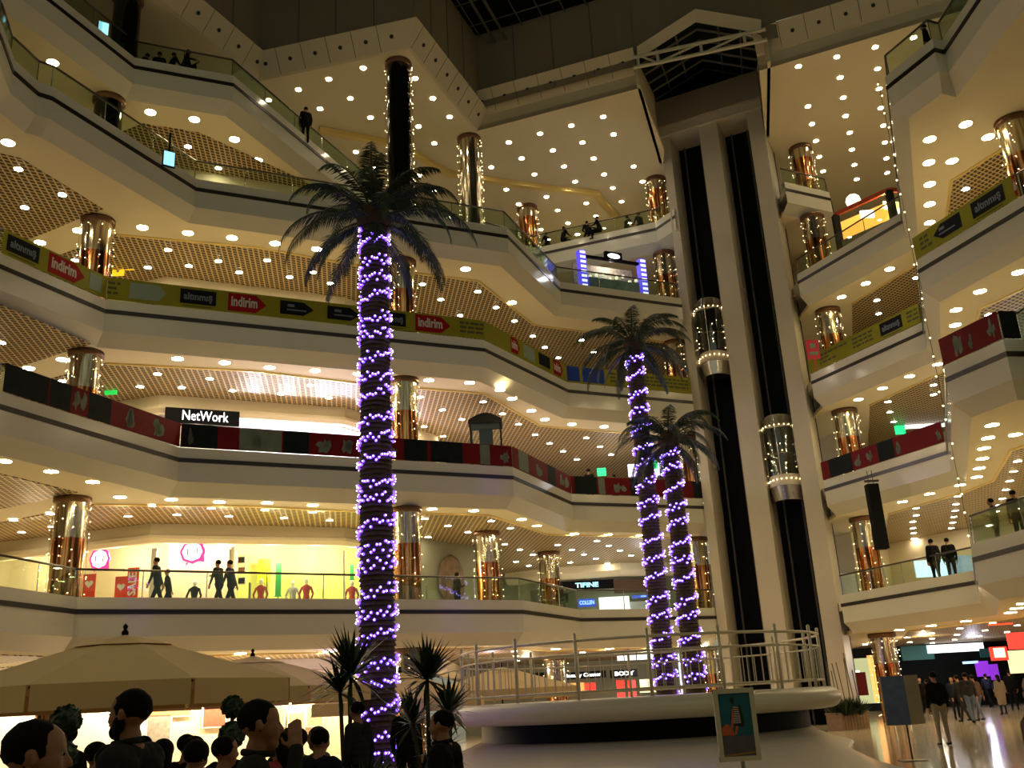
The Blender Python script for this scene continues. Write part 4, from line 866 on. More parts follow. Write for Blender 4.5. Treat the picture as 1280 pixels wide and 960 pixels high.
# ball topiaries among the cafe tables
for i, (px, py, y, balls) in enumerate(((83, 900, 8.5, ((0, .125), (-.28, .12))), (291, 884, 10.0, ((0, .11), (-.26, .13))))):
    p = ony(px, py, y); t = thing('ball_topiary', 'dark topiary of stacked leaf balls %s' % ('behind the man at the far left', 'behind the head of the man on the phone')[i], 'potted plant', (p.x, y, 0))
    bm = mb(); tube(bm, (0, 0, .3), (0, 0, p.z), .02, n=6); link('stem', bm, M['trunk'], t)
    bm = mb(); lathe(bm, [(0, 0), (.16, 0), (.22, .38), (0, .36)], 14); link('pot', bm, M['wood'], t, True)
    for dz, r in balls:
        bm = mb(); ball(bm, (0, 0, p.z+dz), r*.93, sub=3)
        for v in bm.verts: v.co += Vector((random.uniform(-1, 1), random.uniform(-1, 1), random.uniform(-1, 1)))*.012
        blade_n = random.Random(i)
        for k in range(160):
            d = Vector((blade_n.gauss(0, 1), blade_n.gauss(0, 1), blade_n.gauss(0, 1))).normalized(); q = Vector((0, 0, p.z+dz))+d*r*.9; s = d.orthogonal()*.02
            face(bm, [q-s, q+s, q+d*.022])
        link('leaf_ball', bm, M['leaf2'], t)
# ------------------------------------------------------------------ parasols
def parasol(px, py, y, label, R0=2.12, phase=22.5, n=8):
    top = ony(px, py, y); t = thing('cafe_parasol', label, 'parasol', (top.x, y, 0)); za = top.z-.12; ze = za-.62; zv = ze-.27
    bm = mb(); tube(bm, (0, 0, 0), (0, 0, za+.02), .028, n=10); link('pole', bm, M['wood'], t, True)
    bm = mb(); lathe(bm, [(0, 0), (.34, 0), (.34, .06), (.06, .12), (.05, .35), (0, .35)], 18); link('base', bm, M['cgrey'], t, True)
    bm = mb(); lathe(bm, [(0, za+.0), (.04, za), (.045, za+.05), (.02, za+.08), (.035, za+.12), (0, za+.16)], 10); link('finial', bm, M['black'], t, True)
    ang = [math.radians(phase)+2*PI*k/n for k in range(n)]
    bm = mb()
    for k in range(n):
        a, b = ang[k], ang[(k+1) % n]; row = None
        for i in range(9):
            f = i/8; r = .3+(R0-.3)*f; z = za-.05-(za-.05-ze)*(.86*f+.14*f*f)-.02*math.sin(PI*f); pts = []
            for j in range(5):
                g_ = j/4; q = Vector((r*math.cos(a), r*math.sin(a), 0)).lerp(Vector((r*math.cos(b), r*math.sin(b), 0)), g_); q.z = z-.03*f*math.sin(PI*g_); pts.append(bm.verts.new(q))
            if row:
                for j in range(4): bm.faces.new((row[j], row[j+1], pts[j+1], pts[j]))
            row = pts
    bmesh.ops.remove_doubles(bm, verts=bm.verts[:], dist=.0005); link('canopy', bm, M['canvas'], t)
    bm = mb(); hub = bm.verts.new((0, 0, za+.02)); rim = [bm.verts.new((.62*math.cos(a), .62*math.sin(a), za-.13)) for a in ang]
    for k in range(n): bm.faces.new((hub, rim[k], rim[(k+1) % n]))
    link('vent_cap', bm, M['canvas'], t)
    for k in range(n):
        a, b = ang[k], ang[(k+1) % n]; bm = mb(); pa_ = Vector((R0*math.cos(a), R0*math.sin(a), ze)); pb_ = Vector((R0*math.cos(b), R0*math.sin(b), ze))
        q0, q1 = pa_.lerp(pb_, .015), pa_.lerp(pb_, .985); face(bm, [q0, q1, q1-Vector((0, 0, .27)), q0-Vector((0, 0, .27))]); link('valance', bm, M['canvas'], t)
        bm = mb(); tube(bm, (.05*math.cos(a), .05*math.sin(a), za-.1), (R0*math.cos(a)*.99, R0*math.sin(a)*.99, ze-.03), .012, n=5); tube(bm, (.04*math.cos(a), .04*math.sin(a), ze-.25), (R0*.5*math.cos(a), R0*.5*math.sin(a), (za+ze)/2-.09), .010, n=5)
        link('rib', bm, M['wood'], t)
parasol(157, 783, 12.6, 'large beige octagonal parasol at the left over the cafe tables', 2.15, 42)
parasol(316, 813, 19, 'second beige parasol, behind and right of the large one', 2.3, 40)
parasol(626, 829, 29, 'distant beige parasol seen through the stage railing', 2.3, 22)
parasol(500, 835, 24, 'beige parasol mostly hidden behind the tall palm trunk', 2.1, 22)
# ------------------------------------------------------------------ round stage
SC = Vector((2.5, 22.9, 0)); SR = 4.05; t = thing('round_stage', 'round raised stage with rolled white rim and metal railing', 'stage', SC)
bm = mb(); lathe(bm, [(0, 1.5), (SR, 1.52)], 72); link('deck', bm, M['galfloor'], t)
bm = mb(); pr = [(SR-.15, 1.56)]+[(SR+.0+.26*math.cos(math.radians(a)), 1.37+.21*math.sin(math.radians(a))) for a in range(90, -121, -15)]+[(SR-.6, 1.14)]; lathe(bm, pr, 72); link('rolled_rim', bm, mat('rim_white', (.66, .58, .42), .35, noise=.04), t, True)
bm = mb(); lathe(bm, [(SR-.45, .5), (SR-.45, 1.2)], 72); link('dark_wall', bm, M['blackglass'], t, True)
ZR = 1.58
def ring(bm, z, r=.022): 
    n = 72
    for k in range(n): a, b = 2*PI*k/n, 2*PI*(k+1)/n; tube(bm, ((SR-.05)*math.cos(a), (SR-.05)*math.sin(a), z), ((SR-.05)*math.cos(b), (SR-.05)*math.sin(b), z), r, n=6, cap=False)
for z, r in ((ZR+1.08, .028), (ZR+.82, .02), (ZR+.14, .022)): bm = mb(); ring(bm, z, r); link('rail', bm, M['railw'], t, True)
NP = 18
for k in range(NP):
    a = 2*PI*(k+.35)/NP; bm = mb(); x, y = (SR-.05)*math.cos(a), (SR-.05)*math.sin(a); tube(bm, (x, y, ZR-.04), (x, y, ZR+1.2), .035, n=8); ball(bm, (x, y, ZR+1.2), .04); link('post', bm, M['railw'], t, True)
    if k < 0: continue
    for j in range(1, 6):
        b = a+2*PI*j/6/NP; 
        if len([c for c in t.children if c.name.startswith('baluster')]) >= 90: break
        bm = mb(); x, y = (SR-.05)*math.cos(b), (SR-.05)*math.sin(b); tube(bm, (x, y, ZR+.14), (x, y, ZR+.82), .011, n=5); link('baluster', bm, M['railw'], t)
# sloping terrazzo apron
M['sparkle'] = mat('terrazzo', (.55, .47, .38))
nt = M['sparkle'].node_tree; b_ = nt.nodes['Principled BSDF']; tc = nt.nodes.new('ShaderNodeTexCoord'); vo = nt.nodes.new('ShaderNodeTexVoronoi'); vo.inputs['Scale'].default_value = 9
lt = nt.nodes.new('ShaderNodeMath'); lt.operation = 'LESS_THAN'; lt.inputs[1].default_value = .09; nt.links.new(tc.outputs['Object'], vo.inputs['Vector']); nt.links.new(vo.outputs['Distance'], lt.inputs[0]); nt.links.new(lt.outputs[0], b_.inputs['Metallic'])  # metallic flecks put in to imitate reflected sparkles on the slope
t = thing('terrazzo_apron', 'pale sloping terrazzo apron in front of the round stage', 'plinth', (SC.x, SC.y-4, 0)); O = Vector((SC.x, SC.y-4, 0))
inner = [(SC.x+3.62*math.cos(a), SC.y+3.62*math.sin(a), .80) for a in [PI+PI*k/20 for k in range(21)]]
rr = onz(1060, 933, .45); r2 = onz(1130, 960, .45); r3 = onz(950, 905, .8)
def outer_pt(a):
    # rounded-off outline of the apron, widest at the right
    d = Vector((math.cos(a), math.sin(a))); return d
outer = [(-2.3, 21.5), (-2.0, 18.0), (-1.7, 14.5), (-1.0, 11.6), (.2, 10.8), (1.6, 10.6), (3.2, 10.9), (4.15, 11.6), (r2.x, r2.y), (5.4, 16.6), (rr.x, rr.y), (7.0, 22.6)]
bm = mb()
ov = []
def lerp2(P, f):
    L = [math.dist(a, b) for a, b in zip(P, P[1:])]; s = f*sum(L)
    for (a, b), l in zip(zip(P, P[1:]), L):
        if s <= l+1e-9: return (a[0]+(b[0]-a[0])*s/l, a[1]+(b[1]-a[1])*s/l)
        s -= l
    return P[-1]
rows = []
for j in range(6):
    f = j/5; row = []
    for k in range(21):
        o2 = lerp2(outer, k/20); i2 = inner[k]; row.append(bm.verts.new((i2[0]+(o2[0]-i2[0])*f-O.x, i2[1]+(o2[1]-i2[1])*f-O.y, .80-.35*(f**.8))))
    rows.append(row)
for a, b in zip(rows, rows[1:]):
    for k in range(20): bm.faces.new((a[k], a[k+1], b[k+1], b[k]))
link('slope', bm, M['sparkle'], t, True)
bm = mb(); sweep(bm, [(x-O.x, y-O.y) for x, y in outer], [(0, .45), (-.04, .40), (0, .35), (.02, 0)]); link('edge', bm, M['shaft'], t)
# ------------------------------------------------------------------ display stands
y = 10.0; p0 = ony(890, 862, y); p1 = ony(952, 950, y); w_, h_ = p1.x-p0.x, p0.z-p1.z; cx_ = (p0.x+p1.x)/2
t = thing('poster_stand', 'framed poster of a seated figure on a slim pole before the stage', 'poster stand', (cx_, y, 0))
tilt = Matrix.Translation((0, 0, p1.z)) 
bm = mb(); f_ = .045
for a, b in (((-w_/2, 0), (-w_/2+f_, h_)), ((w_/2-f_, 0), (w_/2, h_)), ((-w_/2, 0), (w_/2, f_)), ((-w_/2, h_-f_), (w_/2, h_))): boxab(bm, (a[0], -.02-.001*(a[1] > 0 or b[1] < .1), a[1]), (b[0], .02, b[1]))
bm.transform(tilt); link('frame', bm, M['frame'], t)
pm = [mat('print_teal', (.01, .12, .16), .4, noise=.25, nscale=4), mat('print_grey', (.10, .09, .10), .5, noise=.4, nscale=9), mat('print_orange', (.55, .12, .04), .5), mat('print_black', (.01, .012, .015), .5), mat('print_pale', (.45, .42, .38), .5), mat('print_ochre', (.35, .16, .02), .5)]
bm = mb(); W2_, H2_ = w_/2-f_, h_-2*f_
def sh(pts, mi, d): face(bm, [(x*W2_, -d, f_+z*H2_) for x, z in pts], mi)
boxab(bm, (-W2_, -.008, f_), (W2_, .01, h_-f_), 0)
sh([(-1, 0), (1, 0), (1, .32), (-1, .32)], 1, .010); sh([(-1, 0), (1, .04), (1, .07), (-1, .03)], 5, .012)
sh([(-.95, .33), (-.2, .33), (-.3, .44), (-.6, .52), (-.95, .46)], 2, .012); sh([(-.3, .48), (.45, .46), (.5, .55), (.35, .8), (-.15, .8), (-.35, .6)], 3, .011)
sh([(-.2, .52), (.28, .52), (.22, .78), (-.12, .79)], 4, .013); sh([(-.38, .45), (-.24, .45), (-.08, .74), (-.2, .76)], 2, .014)
sh([(-.2, .34), (-.05, .34), (.1, .47), (-.05, .48)], 2, .013)
sh([(-.12+.12*math.cos(a), .885+.06*math.sin(a)) for a in [2*PI*k/12 for k in range(12)]], 3, .012)
for k in range(7): sh([(-.14, .54+k*.035), (.24, .54+k*.035), (.24, .552+k*.035), (-.14, .552+k*.035)], 3, .0145)
bm.transform(tilt); link('print', bm, pm, t)
bm = mb(); tube(bm, (.02, 0, 0), (.02, 0, p1.z+.02), .02, n=8); lathe(bm, [(0, .02), (.2, .015), (.2, 0)], 20); link('pole', bm, M['chrome'], t)
pb_ = onz(1141, 951, 0); y = pb_.y; q0 = ony(1117, 845, y); q1 = ony(1150, 905, y); w_, h_ = (q1.x-q0.x), q0.z-q1.z
t = thing('poster_stand', 'two-sided advertising panel on a pole in the right corridor', 'poster stand', (pb_.x, y, 0))
bm = mb(); prism(bm, [(-.40, .0), (.02, -.22), (.42, .05), (.38, .12), (.02, -.12), (-.40, .08)], q1.z, q0.z)
for f in bm.faces:
    f.material_index = 1 if (f.calc_center_median().x < -.05 and abs(f.normal.z) < .5 and f.normal.y < 0) else 0
link('panel', bm, [M['cbeige'], mat('print_blue', (.10, .14, .24), .5, noise=.6, nscale=5)], t)
bm = mb(); tube(bm, (0, 0, 0), (0, 0, q1.z+.2), .02, n=8); boxab(bm, (-.25, -.2, 0), (.25, .2, .015)); link('foot', bm, M['rail'], t)
# hanging loudspeakers
def hang(px0, py0, px1, py1, y, label, ztop):
    a, b = ony(px0, py0, y), ony(px1, py1, y); w_, h_ = abs(b.x-a.x), a.z-b.z; t = thing('hanging_loudspeaker', label, 'loudspeaker', ((a.x+b.x)/2, y, b.z))
    bm = mb(); boxab(bm, (-w_/2, -.2, 0), (w_/2, .2, h_)); 
    for k in range(1, 7): boxab(bm, (-w_/2+.03, -.21, h_*k/7-.01), (w_/2-.03, -.195, h_*k/7+.01))
    link('cabinet', bm, M['black'], t)
    bm = mb(); boxab(bm, (-w_*.55, -.05, h_+.1), (w_*.7, .05, h_+.18)); tube(bm, (-w_*.2, 0, h_), (-w_*.2, 0, ztop-b.z), .015, n=5); tube(bm, (w_*.2, 0, h_), (w_*.2, 0, ztop-b.z), .015, n=5); link('bracket', bm, M['rail'], t)
hang(1082, 606, 1110, 686, 38.5, 'long black loudspeaker hanging under the second gallery, right wing', 9.75)
hang(803, 640, 826, 720, 40.8, 'black loudspeaker behind the slim palms under the second gallery', 9.0)
# long hanging string of lights at the near corner of the right wing
bm = mb(); tube(bm, (0, 0, 0), (0, 0, 14.9), .008, n=4, mi=1)
z = .3
while z < 14.8:
    ball(bm, (random.uniform(-.04, .04), random.uniform(-.04, .04), z), .03, sub=1); z += random.uniform(.35, .7)
o = link('hanging_string_lights', bm, [M['warmbulb'], M['wire']]); o.location = (12.2, 26.45, 4.95); tag(o, 'long vertical string of lights hanging at the near corner of the right wing', 'string lights')
# booth on the second gallery
p = ony(608, 553, 38.9); t = thing('display_booth', 'black-roofed glass booth standing on the second gallery', 'booth', (p.x, 38.9, g(2))); h_ = ony(608, 520, 38.9).z-g(2)
bm = mb()
for sx in (-.62, .62):
    for sy in (-.5, .5): tube(bm, (sx, sy, 0), (sx, sy, h_-.25), .035, n=6)
link('posts', bm, M['black'], t)
bm = mb(); boxab(bm, (-.7, -.58, h_-.45), (.7, .58, h_-.3)); n=12
pr_ = [(-.7+1.4*k/n, h_-.3+.28*math.sin(PI*k/n)) for k in range(n+1)]
lo = [bm.verts.new((x, -.58, z)) for x, z in pr_]; hi = [bm.verts.new((x, .58, z)) for x, z in pr_]; bm.faces.new(lo); bm.faces.new(hi[::-1])
for k in range(n): bm.faces.new((lo[k], lo[k+1], hi[k+1], hi[k]))
link('roof', bm, M['black'], t)
bm = mb(); boxab(bm, (-.6, -.5, .9), (.6, -.48, h_-.45)); link('glass', bm, M['glass2'], t)
bm = mb(); boxab(bm, (-.28, -.2, 0), (.28, .2, h_-.6)); link('cabinet', bm, M['cnavy'], t)
bm = mb(); boxab(bm, (-.65, -.52, 0), (.65, .52, .9)); link('counter', bm, M['bdark'], t)
# jewellery kiosk with striped pillars on the fourth gallery
zk = g(4); p = onz(730, 366, zk+.1); q = onz(806, 376, zk+.1); dk = Vector((q.x-p.x, q.y-p.y, 0)); wk = dk.length; ak = math.atan2(dk.y, dk.x)
t = thing('lit_kiosk', 'small glowing kiosk with two violet-white striped pillars, fourth gallery', 'kiosk', (p.x, p.y, zk), ak)
MV = mat('kiosk_violet', (.1, .08, .6), .4, emit=(.10, .07, .9), es=.9)
for x in (0, wk):
    bm = mb(); boxab(bm, (x-.17, -.17, 0), (x+.17, .17, 2.3)); link('pillar', bm, MV, t)
    bm = mb()
    for k in range(9): boxab(bm, (x-.14, -.185, .12+k*.25), (x+.14, -.171, .24+k*.25))
    link('white_stripes', bm, MWB, t)
bm = mb(); boxab(bm, (.3, -.1, 0), (wk-.3, .4, .95)); link('glass_counter', bm, mat('counter_blue', (.30, .40, .48), .25, noise=.5, nscale=6), t)
bm = mb(); boxab(bm, (0, .9, 1.0), (wk, 1.0, 2.1)); link('back_shelf', bm, mat('goods', (.45, .35, .22), .6, noise=.9, nscale=9), t)
bm = mb(); boxab(bm, (0, -.08, 2.0), (wk, .08, 2.12)); boxab(bm, (wk*.38, -.14, 2.0), (wk*.66, .02, 2.45)); link('sign_beam', bm, M['black'], t)
bm = mb(); ball(bm, (wk*.52, -.15, 2.22), .2, sub=2, sc=(1.8, .15, .7)); link('glowing_logo', bm, ME, t)
bm = mb()
for k in range(8): ball(bm, (.4+k*(wk-.8)/7, -.02, 1.0+.12*(k % 3)), .10, sub=1)
link('lit_goods', bm, mat('goods_glow', (1, .9, .6), .5, emit=(1, .9, .65), es=.9), t)
lamp('POINT', (p.x+dk.x*.5, p.y+dk.y*.5+.3, zk+2.0), 50, (.9, .9, 1), .05)
# orange stand on the fourth gallery, right wing
p = ony(1037, 296, 38.9); p2 = ony(1078, 285, 37.3); zk = g(4)
t = thing('food_stand', 'orange-lit food stand with red roof edge on the fourth gallery, right wing', 'food stand', (15.3, 42.0, zk)); 
MO = mat('stand_orange', (.9, .4, .08), .5, emit=(1, .42, .06), es=1.3); MRD = mat('stand_red', (.55, .07, .02), .5)
def seg2(name, a, b, z0, z1, m, th=.12): bm = mb(); d = Vector((b[0]-a[0], b[1]-a[1], 0)); box(bm, ((a[0]+b[0])/2, (a[1]+b[1])/2, (z0+z1)/2), (d.length, th, z1-z0), math.atan2(d.y, d.x)); link(name, bm, m, t)
c0, c1, c2 = (.15, -1.5), (1.9, -3.6), (4.4, -3.2)
seg2('roof_edge', c0, c1, 2.35, 2.55, MRD); seg2('roof_edge', c1, c2, 2.35, 2.55, MRD)
seg2('light_panel', (c0[0]+.3, c0[1]+.6), (c1[0]+.3, c1[1]+.8), 1.3, 2.3, MO, .05); seg2('light_panel', (c1[0], c1[1]+.8), (c2[0], c2[1]+.8), 1.9, 2.32, mat('stand_yellow', (1, .8, .3), .5, emit=(1, .75, .25), es=1.6), .05)
seg2('counter', c0, c1, 0, 1.05, M['cbeige']); seg2('counter', c1, c2, 0, 1.05, M['cpale'])
for a in (c0, c1): bm = mb(); boxab(bm, (a[0]-.14, a[1]-.14, 0), (a[0]+.14, a[1]+.14, 2.4)); link('corner_post', bm, M['cgrey'], t)
bm = mb(); ball(bm, (.9, -2.0, 2.85), .34, sub=2); link('white_globe', bm, mat('globe_glow', (1, .9, .7), .5, emit=(1, .92, .7), es=1.8), t)
bm = mb(); boxab(bm, (.75, -2.95, 1.5), (1.35, -2.85, 1.85)); boxab(bm, (2.2, -3.5, 1.25), (3.6, -3.4, 1.6)); link('menu_light', bm, mat('menu_glow', (1, .95, .8), .5, emit=(1, .93, .75), es=2.0), t)
lamp('POINT', (17.3, 39.0, zk+2.2), 60, (1, .7, .3), .05)
# fifth gallery: nothing else but people; small signs on columns of the third gallery
p = ony(1016, 437, 40.5); bm = mb(); boxab(bm, (-.28, -.03, -.45), (.28, .03, .45)); boxab(bm, (-.12, -.04, .05), (.12, -.03, .28), 1); boxab(bm, (-.2, -.04, -.25), (.2, -.03, -.12), 1); boxab(bm, (-.02, -.02, -1.0), (.02, .02, -.45))
o = link('red_sign', bm, [mat('sign_deep_red', (.35, .01, .02), .5, emit=(.4, .01, .02), es=.25), M['bpale']]); o.location = p; tag(o, 'upright dark red sign at the lift tower end of the third gallery', 'sign')
for px, py, y, z_, m, lb in ((148, 338, 34.5, 18.6, mat('info_yellow', (1, .6, .02), .5, emit=(1, .6, .02), es=.9), 'yellow glowing hanging sign right of the left column, third gallery'), (139, 486, 34.5, 13.6, mat('info_green', (.02, .7, .1), .5, emit=(.02, .7, .1), es=.8), 'green glowing hanging sign right of the left column, second gallery'), (172, 645, 35, 8.6, mat('exit_green', (.02, .6, .2), .5), 'tiny green exit sign under the second gallery lattice')):
    p = ony(px, py, y); bm = mb(); boxab(bm, (-.22, -.05, -.22 if py < 600 else -.12), (.22, .05, .22 if py < 600 else .12)); boxab(bm, (-.22+.5, -.03, -.0), (.22+.4, .03, .14)); 
    boxab(bm, (-.05, -.055, -.1), (.05, -.05, .1), 1); tube(bm, (0, 0, .2), (0, 0, z_-p.z), .01, n=4); boxab(bm, (.22, -.02, .05), (.5, .02, .07)); o = link('hanging_sign', bm, [m, M['white']]); o.location = p; tag(o, lb, 'sign')
for i, (px, py, y, lb) in enumerate(((211, 199, 27.3, 'light-blue lit television screen on the fourth gallery at the left'), (129, 36, 28.9, 'light-blue lit television screen on the fifth gallery at the left'))):
    p = ony(px, py, y); bm = mb(); boxab(bm, (-.2, -.04, -.28), (.2, .04, .28)); boxab(bm, (-.17, -.05, -.25), (.17, -.041, .25), 1); boxab(bm, (-.03, 0, (g(4) if i == 0 else g(5))-p.z), (.03, .04, -.24)); o = link('television', bm, [M['black'], mat('screen_blue', (.3, .7, .9), .4, emit=(.35, .8, 1), es=1.1)]); o.location = p; o.rotation_euler = (0, 0, math.radians(35)); tag(o, lb, 'television')
# ------------------------------------------------------------------ people
_b = mb(); bmesh.ops.create_icosphere(_b, subdivisions=2, radius=1); _b.verts.index_update(); ICO_V = [v.co.copy() for v in _b.verts]; ICO_F = [tuple(v.index for v in f.verts) for f in _b.faces]; _b.free()
def body(prims, mats, voxel, smooth=4):
    """one continuous skin grown round tapered capsules; each face takes the cloth of its nearest capsule"""
    V_, F_ = [], []
    for a, ra, b, rb, mi in prims:
        a, b = Vector(a), Vector(b); L = (b-a).length; n = max(1, int(L/(min(ra, rb)*.7)))
        for k in range(n+1):
            f = k/n; c = a.lerp(b, f); r = ra+(rb-ra)*f; n0 = len(V_)
            V_ += [c+v*r for v in ICO_V]; F_ += [(x+n0, y+n0, z+n0) for x, y, z in ICO_F]
    me = bpy.data.meshes.new('raw'); me.from_pydata(V_, [], F_); o = bpy.data.objects.new('raw', me); C.objects.link(o)
    r = o.modifiers.new('r', 'REMESH'); r.mode = 'VOXEL'; r.voxel_size = voxel; s = o.modifiers.new('s', 'SMOOTH'); s.iterations = smooth; s.factor = .5
    out = bpy.data.meshes.new_from_object(o.evaluated_get(bpy.context.evaluated_depsgraph_get())); bpy.data.objects.remove(o)
    out.materials.clear()
    for m in mats: out.materials.append(m)
    import numpy as np
    nf = len(out.polygons); ce = np.empty(nf*3); out.polygons.foreach_get('center', ce); ce = ce.reshape(-1, 3); best = np.full(nf, 9.); bi = np.zeros(nf, dtype=np.int32)
    for a, ra, b, rb, mi in prims:
        a = np.array(a); d = np.array(b)-a; t = np.clip(((ce-a)@d)/max(1e-6, d@d), 0, 1); v = np.linalg.norm(ce-a-t[:, None]*d, axis=1)-(ra+(rb-ra)*t)
        m = v < best; best[m] = v[m]; bi[m] = mi
    out.polygons.foreach_set('material_index', bi); out.polygons.foreach_set('use_smooth', np.ones(nf, dtype=bool))
    return out
def hand(pr, w, d, up_, s=1., curl=.5, mi=2, side=1):
    """palm and five separate curled fingers at wrist w, pointing along d"""
    d = Vector(d).normalized(); up_ = Vector(up_); x = d.cross(up_).normalized(); n = x.cross(d).normalized(); w = Vector(w)
    pr.append((w, .026*s, w+d*.035*s, .03*s, mi))
    for k in (-1, 0, 1): pr.append((w+d*.02*s+x*.018*k*s, .017*s, w+d*.085*s+x*.024*k*s, .015*s, mi))
    for k, l in zip((-1.5, -.5, .5, 1.5), (.062, .075, .08, .07)):
        b = w+d*.09*s+x*k*.021*s; d1 = (d-n*curl*.5).normalized(); e = b+d1*l*.5*s; d2 = (d-n*curl*1.6).normalized(); f = e+d2*l*.5*s
        pr.append((b, .0095*s, e, .0088*s, mi)); pr.append((e, .0088*s, f, .0078*s, mi))
    b = w+d*.03*s+x*side*.03*s; e = b+(d*.6+x*side*.9-n*.3).normalized()*.045*s; pr.append((b, .013*s, e, .011*s, mi)); pr.append((e, .011*s, e+(d*.9+x*side*.25-n*.5).normalized()*.035*s, .009*s, mi))
def figure(pose='stand', H=1.75, coat=0, skirt=False, bulk=1., turn=0., near=False, arms='down', lead=1):
    """materials: 0 coat, 1 trousers, 2 skin, 3 shoes. Faces +Y. returns (prims, head centre, head matrix)"""
    k = H/1.765; pr = []; V3 = lambda x, y, z: Vector((x*k, y*k, z*k))
    sit = pose == 'sit'; hz = .52 if sit else .93
    lean = .06 if pose == 'walk' else (.10 if sit else 0)
    pr += [(V3(-.09, 0, hz), .105*k*bulk, V3(.09, 0, hz), .105*k*bulk, 1 if not skirt else 0)]
    pr += [(V3(0, 0, hz+.08), .135*k*bulk, V3(0, lean*.5, hz+.28), .125*k*bulk, 0)]
    for s in (-1, 1): pr.append((V3(s*.06, 0, hz+.1), .115*k*bulk, V3(s*.10, lean, hz+.44), .105*k*bulk, 0))
    sh = hz+.50
    pr.append((V3(-.15, lean, sh), .075*k*bulk, V3(.15, lean, sh), .075*k*bulk, 0))
    nb = V3(0, lean, sh+.03); hc = V3(0, lean+.03, sh+.205); pr.append((nb, .062*k, hc-Vector((0, .005, .06*k)), .052*k, 2))
    rz_ = Matrix.Rotation(turn, 4, 'Z'); T = Matrix.Translation(hc) @ rz_
    def hp(a, ra, b, rb, mi=2): pr.append((T @ (Vector(a)*k), ra*k, T @ (Vector(b)*k), rb*k, mi))
    hp((0, -.022, .03), .088, (0, .012, .035), .085); hp((0, .03, -.03), .062, (0, .045, -.075), .040)   # skull, jaw
    hp((-.025, .04, -.02), .050, (.025, .04, -.02), .050)
    if near:
        hp((0, .088, .012), .012, (0, .108, -.026), .015); hp((-.03, .080, .028), .014, (.03, .080, .028), .014)   # nose, brow
        hp((-.018, .088, -.058), .011, (.018, .088, -.058), .011); hp((0, .078, -.092), .018, (0, .072, -.098), .020)  # lips, chin
        for s in (-1, 1): hp((s*.088, -.004, -.014), .012, (s*.091, -.010, .016), .014); hp((s*.042, .066, -.012), .024, (s*.036, .07, -.03), .022)
    else: hp((0, .085, .0), .012, (0, .10, -.02), .014)
    # arms
    for s in (-1, 1):
        a = V3(s*.19, lean, sh-.01)
        if arms == 'table': e = V3(s*.27, lean+.10, sh-.27); w = V3(s*.12, lean+.33, sh-.22)
        elif arms == 'face' and s == lead: e = V3(s*.27, lean+.15, sh-.22); w = V3(s*.13, lean+.20, sh+.08)
        elif arms == 'front' and s == lead: e = V3(s*.24, lean+.04, sh-.27); w = V3(s*.14, lean+.26, sh-.20)
        elif pose == 'walk': e = V3(s*.24, lean-.05*s*lead, sh-.28); w = V3(s*.23, lean+.14*-s*lead, sh-.50)
        else: e = V3(s*.25, lean-.02, sh-.28); w = V3(s*.24, lean+.04, sh-.52)
        pr.append((a, .062*k*bulk, e, .050*k*bulk, 0)); pr.append((e, .050*k*bulk, w, .036*k*bulk, 0))
        d = (w-e).normalized(); hs = k*(1.0 if near else 1.15)
        if arms == 'face' and s == lead: d = Vector((-s*.25, -.1, 1)).normalized()
        hand(pr, w, d, (s*.9, -.3, .1) if arms not in ('table',) else (0, 0, 1), hs, .55, side=-s if s > 0 else 1)
    # legs
    for s in (-1, 1):
        h = V3(s*.095, 0, hz-.02)
        if sit: kn = V3(s*.11, .44, hz-.02); an = V3(s*.11, .42, .08)
        elif pose == 'walk': kn = V3(s*.09, .16*s*lead+.02, .50); an = V3(s*.09, .30 if s == lead else -.34, .09 if s == lead else .14)
        else: kn = V3(s*.10, .02, .50); an = V3(s*.115, -.01, .08)
        if skirt: pr.append((h, .13*k, kn, .11*k, 0)); pr.append((kn, .05*k, an, .04*k, 1))
        else: pr.append((h, .098*k*bulk, kn, .066*k, 1)); pr.append((kn, .064*k, an, .048*k, 1))
        pr.append((an-Vector((0, .03*k, .035*k)), .042*k, an+Vector((0, .15*k, -.045*k)), .034*k, 3))
    return pr, hc, T, k
def hair_mesh(T, k, long=False, bun=False, m=None, near=False):
    bm = mb(); 
    ball(bm, (0, -.016*k, .040*k), .0925*k, sub=3, sc=(.98, 1.10, .98))
    for v in list(bm.verts):
        if v.co.y > .046*k and v.co.z < .068*k: v.co.y = .046*k-(v.co.y-.046*k)*.3
        if v.co.z < -.03*k and not long: v.co.z = -.03*k+(v.co.z+.03*k)*.25
        if near: v.co += Vector((random.uniform(-1, 1), random.uniform(-1, 1), random.uniform(-1, 1)))*.003
    if long: tube(bm, (0, -.06*k, .05*k), (0, -.09*k, -.22*k), .085*k, .06*k, 12)
    if bun: ball(bm, (0, -.11*k, .07*k), .045*k, sub=2)
    bm.transform(T); me = bpy.data.meshes.new('hair'); bm.to_mesh(me); bm.free(); me.materials.append(m or M['hair'])
    for p in me.polygons: p.use_smooth = True
    return me
ARCH = {}
